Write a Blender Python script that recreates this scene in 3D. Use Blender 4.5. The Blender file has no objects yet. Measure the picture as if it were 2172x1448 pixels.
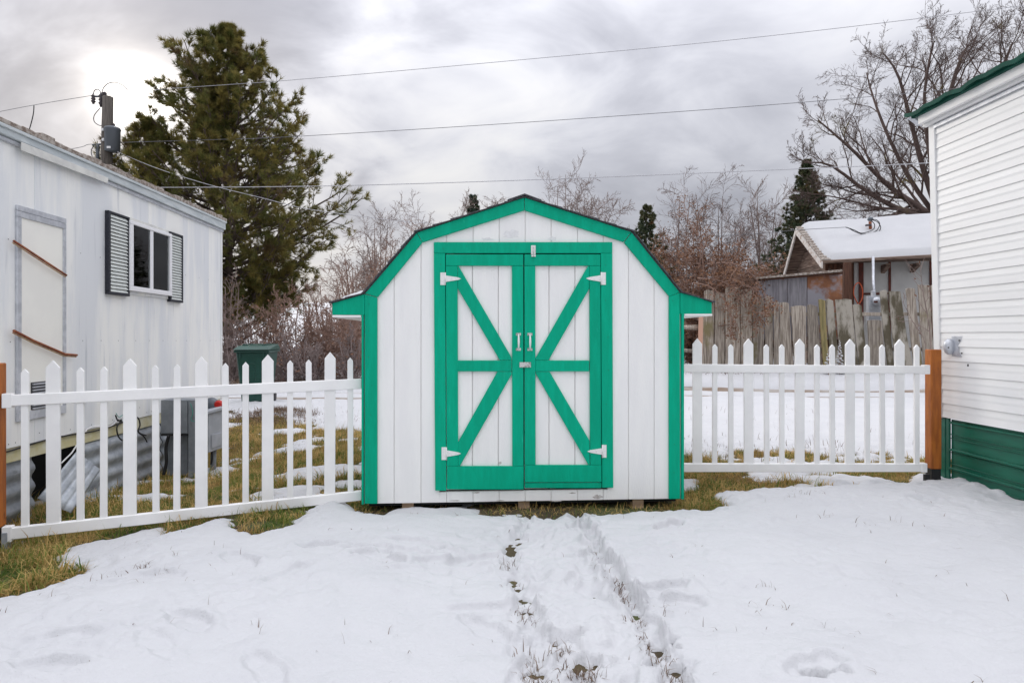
import bpy, bmesh, math, random
import numpy as np
from mathutils import Vector, Matrix

# ------------------------------------------------------------------ camera, sky, sun, exposure
SC = bpy.context.scene
COL = SC.collection
F, CX, HY, CAMZ = 1300.0, 1086.0, 712.0, 1.3       # focal length (photo pixels), principal column, horizon row, eye height
cam_d = bpy.data.cameras.new("camera"); cam = bpy.data.objects.new("camera", cam_d); COL.objects.link(cam)
cam.location = (0, 0, CAMZ); cam.rotation_euler = (math.radians(90), 0, 0)
cam_d.sensor_width = 36; cam_d.lens = F / 2172 * 36; cam_d.shift_y = -(724 - HY) / 2172
cam_d.clip_start = 0.05; cam_d.clip_end = 3000
SC.camera = cam
SUN = Vector((-796, 1300, 512)).normalized()
EL = math.asin(SUN.z); AZ = math.atan2(SUN.x, SUN.y)

world = bpy.data.worlds.new("World"); SC.world = world; world.use_nodes = True
def build_world():
    nt = world.node_tree; N = nt.nodes; Lk = nt.links; N.clear()
    def nd(t, **k):
        n = N.new(t)
        for a, b in k.items(): setattr(n, a, b)
        return n
    def math_(op, a, b=None, c=None):
        n = nd('ShaderNodeMath', operation=op)
        for i, v in enumerate((a, b, c)):
            if v is None: continue
            if isinstance(v, (int, float)): n.inputs[i].default_value = v
            else: Lk.new(v, n.inputs[i])
        return n.outputs[0]
    def vmath(op, a, b):
        n = nd('ShaderNodeVectorMath', operation=op)
        for i, v in enumerate((a, b)):
            if isinstance(v, (tuple, list, Vector)): n.inputs[i].default_value = tuple(v)
            else: Lk.new(v, n.inputs[i])
        return n
    sky = nd('ShaderNodeTexSky', sky_type='NISHITA'); sky.sun_disc = False
    sky.sun_elevation = EL; sky.sun_rotation = AZ
    tc = nd('ShaderNodeTexCoord')
    d = vmath('NORMALIZE', tc.outputs['Generated'], (0, 0, 0)).outputs[0]
    sep = nd('ShaderNodeSeparateXYZ'); Lk.new(d, sep.inputs[0])
    z = math_('MAXIMUM', sep.outputs[2], 0.0)
    zz = math_('ADD', z, 0.42)
    comb = nd('ShaderNodeCombineXYZ')
    Lk.new(math_('DIVIDE', sep.outputs[0], zz), comb.inputs[0]); Lk.new(math_('DIVIDE', sep.outputs[1], zz), comb.inputs[1])
    mp = nd('ShaderNodeMapping'); Lk.new(comb.outputs[0], mp.inputs[0])
    mp.inputs['Rotation'].default_value = (0, 0, math.radians(38)); mp.inputs['Scale'].default_value = (1.5, 2.0, 1); mp.inputs['Location'].default_value = (17.9, 2.4, 0)
    n1 = nd('ShaderNodeTexNoise'); Lk.new(mp.outputs[0], n1.inputs['Vector'])
    n1.inputs['Scale'].default_value = 0.75; n1.inputs['Detail'].default_value = 5; n1.inputs['Roughness'].default_value = 0.45; n1.inputs['Distortion'].default_value = 0.5
    n2 = nd('ShaderNodeTexNoise'); Lk.new(mp.outputs[0], n2.inputs['Vector'])
    n2.inputs['Scale'].default_value = 2.4; n2.inputs['Detail'].default_value = 5; n2.inputs['Roughness'].default_value = 0.55; n2.inputs['Distortion'].default_value = 0.4
    dot = math_('MAXIMUM', vmath('DOT_PRODUCT', d, tuple(SUN)).outputs['Value'], 0.0)
    near = math_('POWER', dot, 7.0)                       # thin broken cloud around the sun
    s = math_('ADD', math_('MULTIPLY', n1.outputs[0], 0.60), math_('MULTIPLY', n2.outputs[0], 0.40))
    s = math_('ADD', math_('MULTIPLY', math_('SUBTRACT', s, 0.5), math_('ADD', math_('MULTIPLY', near, 1.2), 1.0)), 0.5)
    ramp = nd('ShaderNodeValToRGB'); Lk.new(s, ramp.inputs[0])
    cr = ramp.color_ramp; cr.interpolation = 'B_SPLINE'
    cr.elements[0].position = 0.28; cr.elements[0].color = (0.14, 0.142, 0.162, 1)
    cr.elements[1].position = 0.72; cr.elements[1].color = (0.385, 0.38, 0.378, 1)
    e = cr.elements.new(0.45); e.color = (0.246, 0.249, 0.275, 1)
    e = cr.elements.new(0.56); e.color = (0.312, 0.314, 0.336, 1)
    # overcast sky: brighter towards the zenith
    ef = math_('ADD', math_('MULTIPLY', math_('POWER', z, 2.0), 3.4), 0.88)
    cl = vmath('SCALE', ramp.outputs[0], (0, 0, 0)); Lk.new(ef, cl.inputs['Scale'])
    g = math_('ADD', math_('MULTIPLY', math_('POWER', dot, 1100.0), 1.3), math_('MULTIPLY', math_('POWER', dot, 130.0), 0.15))
    g = math_('MULTIPLY', g, math_('ADD', math_('MULTIPLY', s, 1.6), 0.2))
    gc = vmath('SCALE', (1.0, 0.93, 0.83), (0, 0, 0)); Lk.new(g, gc.inputs['Scale'])
    tot = vmath('ADD', cl.outputs[0], gc.outputs[0])
    up = vmath('SCALE', tot.outputs[0], (0, 0, 0)); up.inputs['Scale'].default_value = 10.0
    mix = nd('ShaderNodeMix', data_type='RGBA'); mix.inputs[0].default_value = 0.97
    Lk.new(sky.outputs[0], mix.inputs[6]); Lk.new(up.outputs[0], mix.inputs[7])
    bg = nd('ShaderNodeBackground'); bg.inputs['Strength'].default_value = 0.1
    Lk.new(mix.outputs[2], bg.inputs[0])
    out = nd('ShaderNodeOutputWorld'); Lk.new(bg.outputs[0], out.inputs[0])
build_world()
sun_d = bpy.data.lights.new("sun", 'SUN'); sun_d.energy = 0.55; sun_d.angle = math.radians(16); sun_d.color = (1.0, 0.94, 0.85)
sun_o = bpy.data.objects.new("sun", sun_d); COL.objects.link(sun_o)
sun_o.rotation_euler = (-SUN).to_track_quat('-Z', 'Y').to_euler(); sun_o.location = (0, 0, 20)
SC.view_settings.view_transform = 'Standard'; SC.view_settings.look = 'None'
SC.view_settings.gamma = 1; SC.view_settings.use_curve_mapping = False
SC.view_settings.exposure = 1.06

# ------------------------------------------------------------------ helpers
def P(px, py, Y): return Vector(((px - CX) * Y / F, Y, CAMZ - (py - HY) * Y / F))

class Frame:
    """local axes of a thing: x along its face, y into it, z up"""
    def __init__(s, origin, yaw, z=0.0):
        s.o = Vector((origin[0], origin[1], z)); s.yaw = yaw
        s.M = Matrix.Translation(s.o) @ Matrix.Rotation(yaw, 4, 'Z'); s.I = s.M.inverted()
    def q(s, px, py, off=0.0):
        c = s.I @ Vector((0, 0, CAMZ)); d = s.I.to_3x3() @ Vector(((px - CX) / F, 1, -(py - HY) / F))
        t = (off - c.y) / d.y; p = c + d * t
        return (p.x, p.z)

def tag(o, label=None, cat=None, group=None, kind=None):
    if label: o['label'] = label
    if cat: o['category'] = cat
    if group: o['group'] = group
    if kind: o['kind'] = kind
    return o
def empty(name, frame=None, loc=(0, 0, 0), rz=0, **k):
    o = bpy.data.objects.new(name, None); COL.objects.link(o); o.empty_display_size = 0.2
    if frame: o.location = frame.o; o.rotation_euler = (0, 0, frame.yaw)
    else: o.location = loc; o.rotation_euler = (0, 0, rz)
    return tag(o, **k)
def link(name, me, mat=None, parent=None, **k):
    o = bpy.data.objects.new(name, me); COL.objects.link(o)
    if mat and not me.materials: me.materials.append(mat)
    if parent: o.parent = parent
    return tag(o, **k)
def mesh(name, v, f, smooth=False):
    me = bpy.data.meshes.new(name); me.from_pydata([tuple(a) for a in v], [], f); me.update()
    if smooth: me.polygons.foreach_set('use_smooth', [True] * len(me.polygons))
    return me
def np_mesh(name, V, Fa, smooth=False):
    """V (n,3) float, Fa (m,k) int: fast mesh"""
    me = bpy.data.meshes.new(name); V = np.asarray(V, np.float32); Fa = np.asarray(Fa, np.int32)
    m, k = Fa.shape
    me.vertices.add(len(V)); me.vertices.foreach_set('co', V.ravel())
    me.loops.add(m * k); me.loops.foreach_set('vertex_index', Fa.ravel())
    me.polygons.add(m); me.polygons.foreach_set('loop_start', np.arange(m, dtype=np.int32) * k)
    try: me.polygons.foreach_set('loop_total', np.full(m, k, np.int32))
    except Exception: pass
    me.polygons.foreach_set('use_smooth', np.full(m, smooth, bool))
    me.update(calc_edges=True)
    return me
def bevel_mesh(me, w, seg=1):
    bm = bmesh.new(); bm.from_mesh(me)
    bmesh.ops.recalc_face_normals(bm, faces=bm.faces)
    if w: 
        es = [e for e in bm.edges if len(e.link_faces) == 2 and e.calc_face_angle(0) > 0.5]
        bmesh.ops.bevel(bm, geom=es, offset=w, segments=seg, affect='EDGES', profile=0.6, clamp_overlap=True)
    bm.to_mesh(me); bm.free(); me.update()
    return me
def prism(name, poly, y0, y1, mat, parent=None, bev=0.003, **k):
    """poly: (x,z) points in a thing's face plane, pushed from y0 to y1"""
    n = len(poly)
    v = [(a, y0, b) for a, b in poly] + [(a, y1, b) for a, b in poly]
    f = [tuple(range(n)), tuple(range(2 * n - 1, n - 1, -1))] + [(i, i + n, (i + 1) % n + n, (i + 1) % n) for i in range(n)]
    return link(name, bevel_mesh(mesh(name, v, f), bev), mat, parent, **k)
def boxm(name, lo, hi, bev=0.003):
    x0, y0, z0 = lo; x1, y1, z1 = hi
    v = [(x, y, z) for z in (z0, z1) for y in (y0, y1) for x in (x0, x1)]
    f = [(0, 2, 3, 1), (4, 5, 7, 6), (0, 1, 5, 4), (2, 6, 7, 3), (0, 4, 6, 2), (1, 3, 7, 5)]
    return bevel_mesh(mesh(name, v, f), bev)
def box(name, lo, hi, mat, parent=None, bev=0.003, **k):
    return link(name, boxm(name, lo, hi, bev), mat, parent, **k)
def hexa(name, pts8, mat, parent=None, bev=0.0, **k):
    """8 corners: bottom ring 0-3, top ring 4-7"""
    f = [(3, 2, 1, 0), (4, 5, 6, 7)] + [(i, (i + 1) % 4, (i + 1) % 4 + 4, i + 4) for i in range(4)]
    return link(name, bevel_mesh(mesh(name, pts8, f), bev), mat, parent, **k)
def tubes_np(pts, rad, k=4):
    """pts (B,N,3), rad (B,N) -> V,F"""
    pts = np.asarray(pts, float); rad = np.asarray(rad, float); B, N, _ = pts.shape
    t = np.gradient(pts, axis=1); t /= (np.linalg.norm(t, axis=2, keepdims=True) + 1e-9)
    ref = np.array([0.31, 0.17, 0.93]); ref2 = np.array([0.9, -0.4, 0.1])
    tm = t.mean(axis=1, keepdims=True); use2 = (np.abs((tm * ref).sum(2)) > 0.9 * np.linalg.norm(tm, axis=2))[..., None]
    r = np.where(use2, ref2, ref)
    a = np.cross(t, np.broadcast_to(r, t.shape)); a /= (np.linalg.norm(a, axis=2, keepdims=True) + 1e-9)
    b = np.cross(t, a)
    th = np.arange(k) * 2 * np.pi / k
    V = pts[:, :, None, :] + rad[:, :, None, None] * (np.cos(th)[None, None, :, None] * a[:, :, None, :] + np.sin(th)[None, None, :, None] * b[:, :, None, :])
    idx = np.arange(B * N * k).reshape(B, N, k)
    a0 = idx[:, :-1, :]; a1 = idx[:, 1:, :]
    Fq = np.stack([a0, np.roll(a0, -1, 2), np.roll(a1, -1, 2), a1], -1).reshape(-1, 4)
    return V.reshape(-1, 3), Fq
def tube(name, pts, r, mat, parent=None, k=8, caps=True, **kw):
    pts = np.array([tuple(p) for p in pts]); rad = np.full(len(pts), r) if np.isscalar(r) else np.array(r)
    V, Fq = tubes_np(pts[None], rad[None], k)
    f = [tuple(int(i) for i in q) for q in Fq]
    if caps: f += [tuple(range(k))[::-1], tuple(range(len(V) - k, len(V)))]
    me = mesh(name, V, f, smooth=k > 5)
    return link(name, bevel_mesh(me, 0), mat, parent, **kw)
def smooth_curve(pts, n=30):
    pts = np.array([tuple(p) for p in pts], float); m = len(pts); out = []
    for i in np.linspace(0, m - 1, n):
        j = min(int(i), m - 2); t = i - j
        p0 = pts[max(j - 1, 0)]; p1 = pts[j]; p2 = pts[j + 1]; p3 = pts[min(j + 2, m - 1)]
        out.append(0.5 * ((2 * p1) + (-p0 + p2) * t + (2 * p0 - 5 * p1 + 4 * p2 - p3) * t * t + (-p0 + 3 * p1 - 3 * p2 + p3) * t ** 3))
    return np.array(out)
def lathe(name, prof, mat, parent=None, k=16, axis='z', loc=(0, 0, 0), **kw):
    v = []; f = []
    for r, h in prof:
        for i in range(k):
            a = 2 * math.pi * i / k; x, y = r * math.cos(a), r * math.sin(a)
            p = (x, y, h) if axis == 'z' else (x, h, y)
            v.append((p[0] + loc[0], p[1] + loc[1], p[2] + loc[2]))
    for j in range(len(prof) - 1):
        for i in range(k):
            f.append((j * k + i, j * k + (i + 1) % k, (j + 1) * k + (i + 1) % k, (j + 1) * k + i))
    f.append(tuple(range(k))[::-1]); f.append(tuple(range((len(prof) - 1) * k, len(prof) * k)))
    me = mesh(name, v, f); bevel_mesh(me, 0)
    me.polygons.foreach_set('use_smooth', [len(p.vertices) == 4 for p in me.polygons])
    return link(name, me, mat, parent, **kw)

# numpy noise
def _h(ix, iy, s):
    n = (ix.astype(np.int64) * 374761393 + iy.astype(np.int64) * 668265263 + s * 1442695041) & 0xffffffff
    n = ((n ^ (n >> 13)) * 1274126177) & 0xffffffff
    return ((n ^ (n >> 16)) & 0xffff) / 65535.0
def vn(x, y, s=0):
    x = np.asarray(x, float); y = np.asarray(y, float)
    xi = np.floor(x); yi = np.floor(y); fx = x - xi; fy = y - yi
    fx = fx * fx * fx * (fx * (fx * 6 - 15) + 10); fy = fy * fy * fy * (fy * (fy * 6 - 15) + 10)
    a = _h(xi, yi, s); b = _h(xi + 1, yi, s); c = _h(xi, yi + 1, s); d = _h(xi + 1, yi + 1, s)
    return (a * (1 - fx) + b * fx) * (1 - fy) + (c * (1 - fx) + d * fx) * fy
def fbm(x, y, s=0, o=4):
    t = 0; a = 0.5; n = 0
    for i in range(o):
        t = t + a * vn(x, y, s + i * 17); n += a; a *= 0.5; x = x * 2.03 + 3.1; y = y * 2.03 + 1.7
    return t / n
def sst(a, b, x):
    t = np.clip((x - a) / (b - a), 0, 1); return t * t * (3 - 2 * t)

# ------------------------------------------------------------------ materials
def mat(name, c1, c2=None, scale=6.0, stretch=(1, 1, 1), rough=0.7, bump=0.0, bscale=None, metal=0.0, rand=0.0, contrast=(0.35, 0.65), detail=6, spec=0.4,
        c3=None, s3=3.0, st3=(1, 1, 1), k3=(0.5, 0.62), wave=None, trans=0.0):
    m = bpy.data.materials.new(name); m.use_nodes = True; nt = m.node_tree; N = nt.nodes; Lk = nt.links
    bs = N['Principled BSDF']; bs.inputs['Roughness'].default_value = rough; bs.inputs['Metallic'].default_value = metal
    bs.inputs['Specular IOR Level'].default_value = spec
    tc = N.new('ShaderNodeTexCoord')
    oi = N.new('ShaderNodeObjectInfo')
    off = N.new('ShaderNodeVectorMath'); off.operation = 'SCALE'; off.inputs[0].default_value = (13.1, 7.7, 9.3)
    Lk.new(oi.outputs['Random'], off.inputs['Scale'])
    add = N.new('ShaderNodeVectorMath'); add.operation = 'ADD'; Lk.new(tc.outputs['Object'], add.inputs[0]); Lk.new(off.outputs[0], add.inputs[1])
    def noise(sc, st, det=detail, rg=0.6):
        mp = N.new('ShaderNodeMapping'); mp.inputs['Scale'].default_value = st; Lk.new(add.outputs[0], mp.inputs[0])
        n = N.new('ShaderNodeTexNoise'); n.inputs['Scale'].default_value = sc; n.inputs['Detail'].default_value = det; n.inputs['Roughness'].default_value = rg
        Lk.new(mp.outputs[0], n.inputs['Vector']); return n.outputs[0]
    def mixc(fac, a, b):
        mx = N.new('ShaderNodeMix'); mx.data_type = 'RGBA'
        if isinstance(fac, float): mx.inputs[0].default_value = fac
        else: Lk.new(fac, mx.inputs[0])
        for i, v in ((6, a), (7, b)):
            if isinstance(v, tuple): mx.inputs[i].default_value = (*v[:3], 1)
            else: Lk.new(v, mx.inputs[i])
        return mx.outputs[2]
    def rampf(s, a, b):
        r = N.new('ShaderNodeMapRange'); r.interpolation_type = 'SMOOTHSTEP'; r.inputs[1].default_value = a; r.inputs[2].default_value = b; Lk.new(s, r.inputs[0]); return r.outputs[0]
    col = c1
    n0 = None
    if c2 is not None:
        n0 = noise(scale, stretch); col = mixc(rampf(n0, *contrast), c1, c2)
    if c3 is not None:
        col = mixc(rampf(noise(s3, st3, 5), *k3), col, c3)
    if rand:
        hs = N.new('ShaderNodeHueSaturation'); mr = N.new('ShaderNodeMapRange')
        mr.inputs[3].default_value = 1 - rand; mr.inputs[4].default_value = 1 + rand; Lk.new(oi.outputs['Random'], mr.inputs[0]); Lk.new(mr.outputs[0], hs.inputs['Value'])
        if isinstance(col, tuple): hs.inputs['Color'].default_value = (*col[:3], 1)
        else: Lk.new(col, hs.inputs['Color'])
        col = hs.outputs[0]
    if isinstance(col, tuple): bs.inputs['Base Color'].default_value = (*col[:3], 1)
    else: Lk.new(col, bs.inputs['Base Color'])
    h = None
    if bump: h = noise(bscale or scale * 2, stretch, 5)
    if wave:   # fine ribs: (axis, scale, strength)
        sp = N.new('ShaderNodeSeparateXYZ'); Lk.new(tc.outputs['Object'], sp.inputs[0])
        mm = N.new('ShaderNodeMath'); mm.operation = 'MULTIPLY'; mm.inputs[1].default_value = wave[1]; Lk.new(sp.outputs[wave[0]], mm.inputs[0])
        sn = N.new('ShaderNodeMath'); sn.operation = 'SINE'; Lk.new(mm.outputs[0], sn.inputs[0])
        if h is None: h = sn.outputs[0]; bump = wave[2]
        else:
            ma = N.new('ShaderNodeMath'); ma.operation = 'MULTIPLY_ADD'; ma.inputs[1].default_value = wave[2]; Lk.new(sn.outputs[0], ma.inputs[0]); Lk.new(h, ma.inputs[2]); h = ma.outputs[0]
    if h is not None:
        b = N.new('ShaderNodeBump'); b.inputs['Strength'].default_value = min(bump, 1.0); b.inputs['Distance'].default_value = 0.01; Lk.new(h, b.inputs['Height']); Lk.new(b.outputs[0], bs.inputs['Normal'])
    if trans:
        tr = N.new('ShaderNodeBsdfTranslucent'); ms = N.new('ShaderNodeMixShader'); ms.inputs[0].default_value = trans
        if isinstance(col, tuple): tr.inputs[0].default_value = (*col[:3], 1)
        else: Lk.new(col, tr.inputs[0])
        Lk.new(bs.outputs[0], ms.inputs[1]); Lk.new(tr.outputs[0], ms.inputs[2]); Lk.new(ms.outputs[0], N['Material Output'].inputs[0])
    return m

M = {}
M['green'] = mat('green_paint', (0.0, 0.35, 0.205), (0.0, 0.40, 0.238), 6, (4, 1, .6), 0.55, spec=0.12, bump=0.25, bscale=40, contrast=(0.38, 0.68), c3=(0.015, 0.48, 0.30), s3=9, st3=(3, 1, .5), k3=(0.63, 0.78), rand=0.05)
M['white'] = mat('white_paint', (0.89, 0.885, 0.86), (0.85, 0.845, 0.83), 3.0, (3, 1, 0.5), 0.55, 0.25, 55, c3=(0.62, 0.61, 0.60), s3=9, st3=(1, 1, .6), k3=(0.70, 0.80), rand=0.02)
M['hw'] = mat('white_hardware', (0.80, 0.80, 0.78), (0.6, 0.6, 0.58), 60, rough=0.4, contrast=(.5, .75))
M['steel_old'] = mat('worn_steel', (0.62, 0.62, 0.60), (0.30, 0.29, 0.27), 70, rough=0.4, metal=0.3, contrast=(.45, .6))
M['dark'] = mat('unlit_dark', (0.02, 0.02, 0.02), rough=0.9)  # near black colour standing in for shade behind and under parts
M['shingle'] = mat('asphalt_shingle', (0.045, 0.045, 0.048), (0.11, 0.11, 0.12), 60, rough=0.95, bump=0.6, bscale=120)
M['vinyl'] = mat('white_vinyl', (0.88, 0.875, 0.86), (0.82, 0.815, 0.805), 4, rough=0.38, spec=0.5, c3=(0.66, 0.65, 0.60), s3=13, st3=(1, 1, .5), k3=(0.68, 0.82), rand=0.02)
M['cedar'] = mat('stained_post', (0.44, 0.135, 0.020), (0.30, 0.085, 0.014), 6, (4, 4, 0.7), 0.6, 0.3, 20, c3=(0.14, 0.04, 0.01), s3=4, st3=(5, 5, 2), k3=(0.62, 0.72))
M['black'] = mat('black_metal', (0.015, 0.015, 0.016), rough=0.5)
M['galv'] = mat('galvanised', (0.44, 0.47, 0.50), (0.32, 0.35, 0.385), 14, rough=0.42, metal=0.35, bump=0.08, bscale=30, c3=(0.17, 0.18, 0.19), s3=4, st3=(1, 1, 2), k3=(0.6, 0.75))
M['greybox'] = mat('grey_enamel', (0.24, 0.26, 0.28), (0.19, 0.205, 0.225), 9, rough=0.5, metal=0.15, c3=(0.12, 0.12, 0.125), s3=5, st3=(1, 1, .3), k3=(0.62, 0.74))
M['boxlight'] = mat('pale_grey_enamel', (0.42, 0.44, 0.48), (0.36, 0.38, 0.41), 9, rough=0.5)
M['trailer'] = mat('trailer_siding', (0.90, 0.90, 0.87), (0.75, 0.77, 0.79), 1.1, (2.6, 2.6, 0.35), 0.45, 0.05, 60, contrast=(0.40, 0.60), c3=(0.52, 0.545, 0.58), s3=5, st3=(4, 4, 0.22), k3=(0.57, 0.80), wave=(0, 330.0, 0.35), metal=0.05)
M['panelwhite'] = mat('door_panel', (0.88, 0.87, 0.81), (0.84, 0.83, 0.78), 3, rough=0.5, c3=(0.55, 0.5, 0.38), s3=11, k3=(0.72, 0.8))
M['alu'] = mat('aluminium_trim', (0.60, 0.62, 0.66), (0.48, 0.50, 0.54), 12, rough=0.4, metal=0.35, contrast=(0.4, 0.6))
M['fascia'] = mat('trailer_fascia', (0.62, 0.66, 0.67), (0.47, 0.52, 0.54), 3, (1, 1, 4), 0.45, metal=0.1)
M['flap'] = mat('fascia_cover', (0.72, 0.72, 0.68), (0.55, 0.55, 0.53), 4, rough=0.5)
M['rooftar'] = mat('weathered_roofing', (0.20, 0.155, 0.125), (0.42, 0.38, 0.34), 22, rough=0.95, bump=0.8, bscale=50, contrast=(0.4, 0.6))
M['yellow'] = mat('yellow_insulation_board', (0.58, 0.53, 0.30), (0.66, 0.64, 0.50), 9, rough=0.8, bump=0.3)
M['rust'] = mat('rusty_bar', (0.20, 0.055, 0.025), (0.34, 0.12, 0.05), 30, rough=0.8)
M['rustlip'] = mat('worn_bar_edge', (0.55, 0.40, 0.22), (0.4, 0.2, 0.1), 30, rough=0.7)
M['shutter'] = mat('shutter_slats', (0.70, 0.73, 0.70), (0.6, 0.63, 0.61), 8, rough=0.5)
M['shutterframe'] = mat('shutter_frame', (0.02, 0.022, 0.032), rough=0.45)
M['winframe'] = mat('window_frame_white', (0.82, 0.82, 0.84), rough=0.4)
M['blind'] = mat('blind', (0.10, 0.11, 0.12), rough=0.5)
M['blindlit'] = mat('lit_blind', (0.42, 0.44, 0.43), rough=0.5)  # lit copy of the blind, brightness put into its colour
M['curtain'] = mat('curtain', (0.20, 0.13, 0.10), rough=0.9)
M['vent'] = mat('dark_vent', (0.06, 0.06, 0.065), rough=0.5, metal=0.3)
M['lap'] = mat('vinyl_lap_siding', (0.85, 0.85, 0.84), (0.80, 0.80, 0.79), 2, rough=0.42, bump=0.12, bscale=7, c3=(0.70, 0.70, 0.68), s3=6, k3=(0.66, 0.8), rand=0.02)
M['dgreen'] = mat('dark_green_metal', (0.004, 0.095, 0.058), (0.006, 0.125, 0.078), 3, (1, 1, 4), 0.33, c3=(0.003, 0.05, 0.03), s3=6, k3=(0.62, .74))
M['roofgreen'] = mat('green_roof_metal', (0.004, 0.055, 0.038), (0.006, 0.08, 0.055), 7, rough=0.65, spec=0.15, contrast=(0.4, 0.7))
M['plank'] = mat('weathered_plank', (0.42, 0.37, 0.31), (0.20, 0.165, 0.135), 5, (7, 7, 0.45), 0.9, 0.9, 14, rand=0.28, contrast=(0.38, 0.62), c3=(0.20, 0.17, 0.09), s3=1.6, st3=(1, 1, 0.7), k3=(0.56, 0.70))
M['plankmoss'] = mat('mossy_plank', (0.30, 0.24, 0.11), (0.16, 0.14, 0.06), 4, (5, 5, 0.5), 0.9, 0.6, 14)
M['plankdark'] = mat('dark_stained_plank', (0.36, 0.33, 0.28), (0.10, 0.085, 0.055), 1.4, (2, 2, 0.8), 0.9, 0.6, 14, contrast=(0.42, 0.56))
M['barn'] = mat('brown_barn_board', (0.12, 0.055, 0.034), (0.07, 0.032, 0.02), 5, (5, 5, 0.4), 0.85, 0.4, 12, rand=0.25)
M['gableboard'] = mat('gable_board', (0.26, 0.19, 0.15), (0.09, 0.055, 0.04), 5, (0.5, 0.5, 6), 0.9, 0.5, 14, rand=0.25)
M['stucco'] = mat('pale_wall', (0.52, 0.52, 0.51), (0.42, 0.42, 0.41), 1.3, rough=0.9, c3=(0.28, 0.27, 0.25), s3=2.5, st3=(1, 1, .5), k3=(0.62, .78))
M['ply'] = mat('weathered_plywood', (0.30, 0.13, 0.06), (0.20, 0.085, 0.045), 4, (1, 1, 1), 0.85, 0.3, 12, c3=(0.30, 0.29, 0.32), s3=0.75, k3=(0.47, 0.56))
M['plygrey'] = mat('greyed_plywood', (0.30, 0.29, 0.31), (0.19, 0.18, 0.20), 4, (4, 4, 0.5), 0.85, 0.3, 12, c3=(0.28, 0.13, 0.06), s3=0.9, k3=(0.54, 0.60))
M['redbrown'] = mat('red_brown_trim', (0.13, 0.028, 0.018), (0.07, 0.018, 0.012), 6, rough=0.7)
M['whitetrim'] = mat('peeling_white_trim', (0.62, 0.59, 0.56), (0.35, 0.25, 0.2), 12, rough=0.8, contrast=(0.5, 0.65))
M['bin'] = mat('bin_green', (0.012, 0.055, 0.042), (0.016, 0.07, 0.054), 5, rough=0.38)
M['pole'] = mat('utility_pole_wood', (0.12, 0.105, 0.09), (0.07, 0.06, 0.052), 5, (5, 5, 0.4), 0.9, 0.5)
M['trafo'] = mat('transformer_grey', (0.13, 0.145, 0.165), rough=0.45, metal=0.2)
M['wire'] = mat('wire', (0.16, 0.16, 0.17), rough=0.6)
M['cable'] = mat('aluminium_cable', (0.42, 0.42, 0.44), rough=0.45, metal=0.2)
M['ceramic'] = mat('ceramic', (0.06, 0.05, 0.055), rough=0.3)
M['whitebit'] = mat('white_bit', (0.75, 0.75, 0.75), rough=0.5)
M['orange'] = mat('orange_cord', (0.50, 0.08, 0.02), rough=0.5)
M['bark'] = mat('bark', (0.085, 0.062, 0.052), (0.14, 0.105, 0.09), 8, (3, 3, 0.6), 0.95, 0.6, 20)
M['barkgrey'] = mat('grey_twig', (0.26, 0.205, 0.19), (0.18, 0.14, 0.13), 3, rough=0.9)
M['barkmaple'] = mat('maple_bark', (0.085, 0.058, 0.050), (0.13, 0.092, 0.08), 2, rough=0.9, c3=(0.13, 0.10, 0.025), s3=0.8, k3=(0.60, 0.68))
M['barkbrown'] = mat('brown_twig', (0.32, 0.21, 0.165), (0.22, 0.14, 0.11), 3, rough=0.9)
M['barkpale'] = mat('pale_twig', (0.27, 0.205, 0.18), (0.18, 0.135, 0.12), 3, rough=0.9)
M['needle'] = mat('pine_needles', (0.115, 0.125, 0.030), (0.25, 0.205, 0.056), 1.6, rough=0.7, contrast=(0.4, 0.6), c3=(0.15, 0.10, 0.045), s3=1.1, k3=(0.54, 0.68), trans=0.35)
M['spruce'] = mat('spruce_needles', (0.065, 0.092, 0.048), (0.13, 0.13, 0.06), 1.6, rough=0.7, contrast=(0.4, 0.6), c3=(0.17, 0.085, 0.03), s3=2.2, k3=(0.58, 0.70), trans=0.15)
M['bluespruce'] = mat('dark_spruce_needles', (0.06, 0.10, 0.075), (0.10, 0.14, 0.06), 1.6, rough=0.7)
M['deadleaf'] = mat('dead_leaves', (0.185, 0.085, 0.045), (0.26, 0.14, 0.078), 2.5, rough=0.85, contrast=(0.4, 0.6), c3=(0.07, 0.035, 0.022), s3=2, k3=(0.5, 0.65))
M['grassgreen'] = mat('green_grass', (0.085, 0.15, 0.022), (0.21, 0.24, 0.045), 2.0, rough=0.7, contrast=(0.4, 0.6), trans=0.3)
M['grassdry'] = mat('dry_grass', (0.62, 0.43, 0.16), (0.38, 0.25, 0.085), 2.5, rough=0.8, contrast=(0.4, 0.6), trans=0.3)
M['weed'] = mat('dead_weeds', (0.14, 0.09, 0.065), (0.20, 0.14, 0.09), 4, rough=0.9)
M['concrete'] = mat('concrete', (0.38, 0.37, 0.34), (0.28, 0.27, 0.25), 12, rough=0.95, bump=0.5)
M['block'] = mat('wood_block', (0.42, 0.30, 0.20), (0.28, 0.19, 0.12), 8, (0.5, 2, 4), 0.85)
M['creamwall'] = mat('cream_wall', (0.60, 0.56, 0.46), rough=0.85)
M['greywall'] = mat('grey_wall', (0.34, 0.37, 0.40), rough=0.85)
M['farroof'] = mat('far_green_roof', (0.10, 0.20, 0.16), rough=0.8)
M['farroofgrey'] = mat('far_grey_roof', (0.24, 0.26, 0.29), rough=0.85)
M['farglass'] = mat('far_glass', (0.05, 0.06, 0.07), rough=0.15)
M['red'] = mat('red_plastic', (0.50, 0.02, 0.015), rough=0.4)
M['pink'] = mat('raw_post', (0.55, 0.33, 0.24), rough=0.85)
M['greenwire'] = mat('green_wire', (0.02, 0.30, 0.22), rough=0.5)
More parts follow.
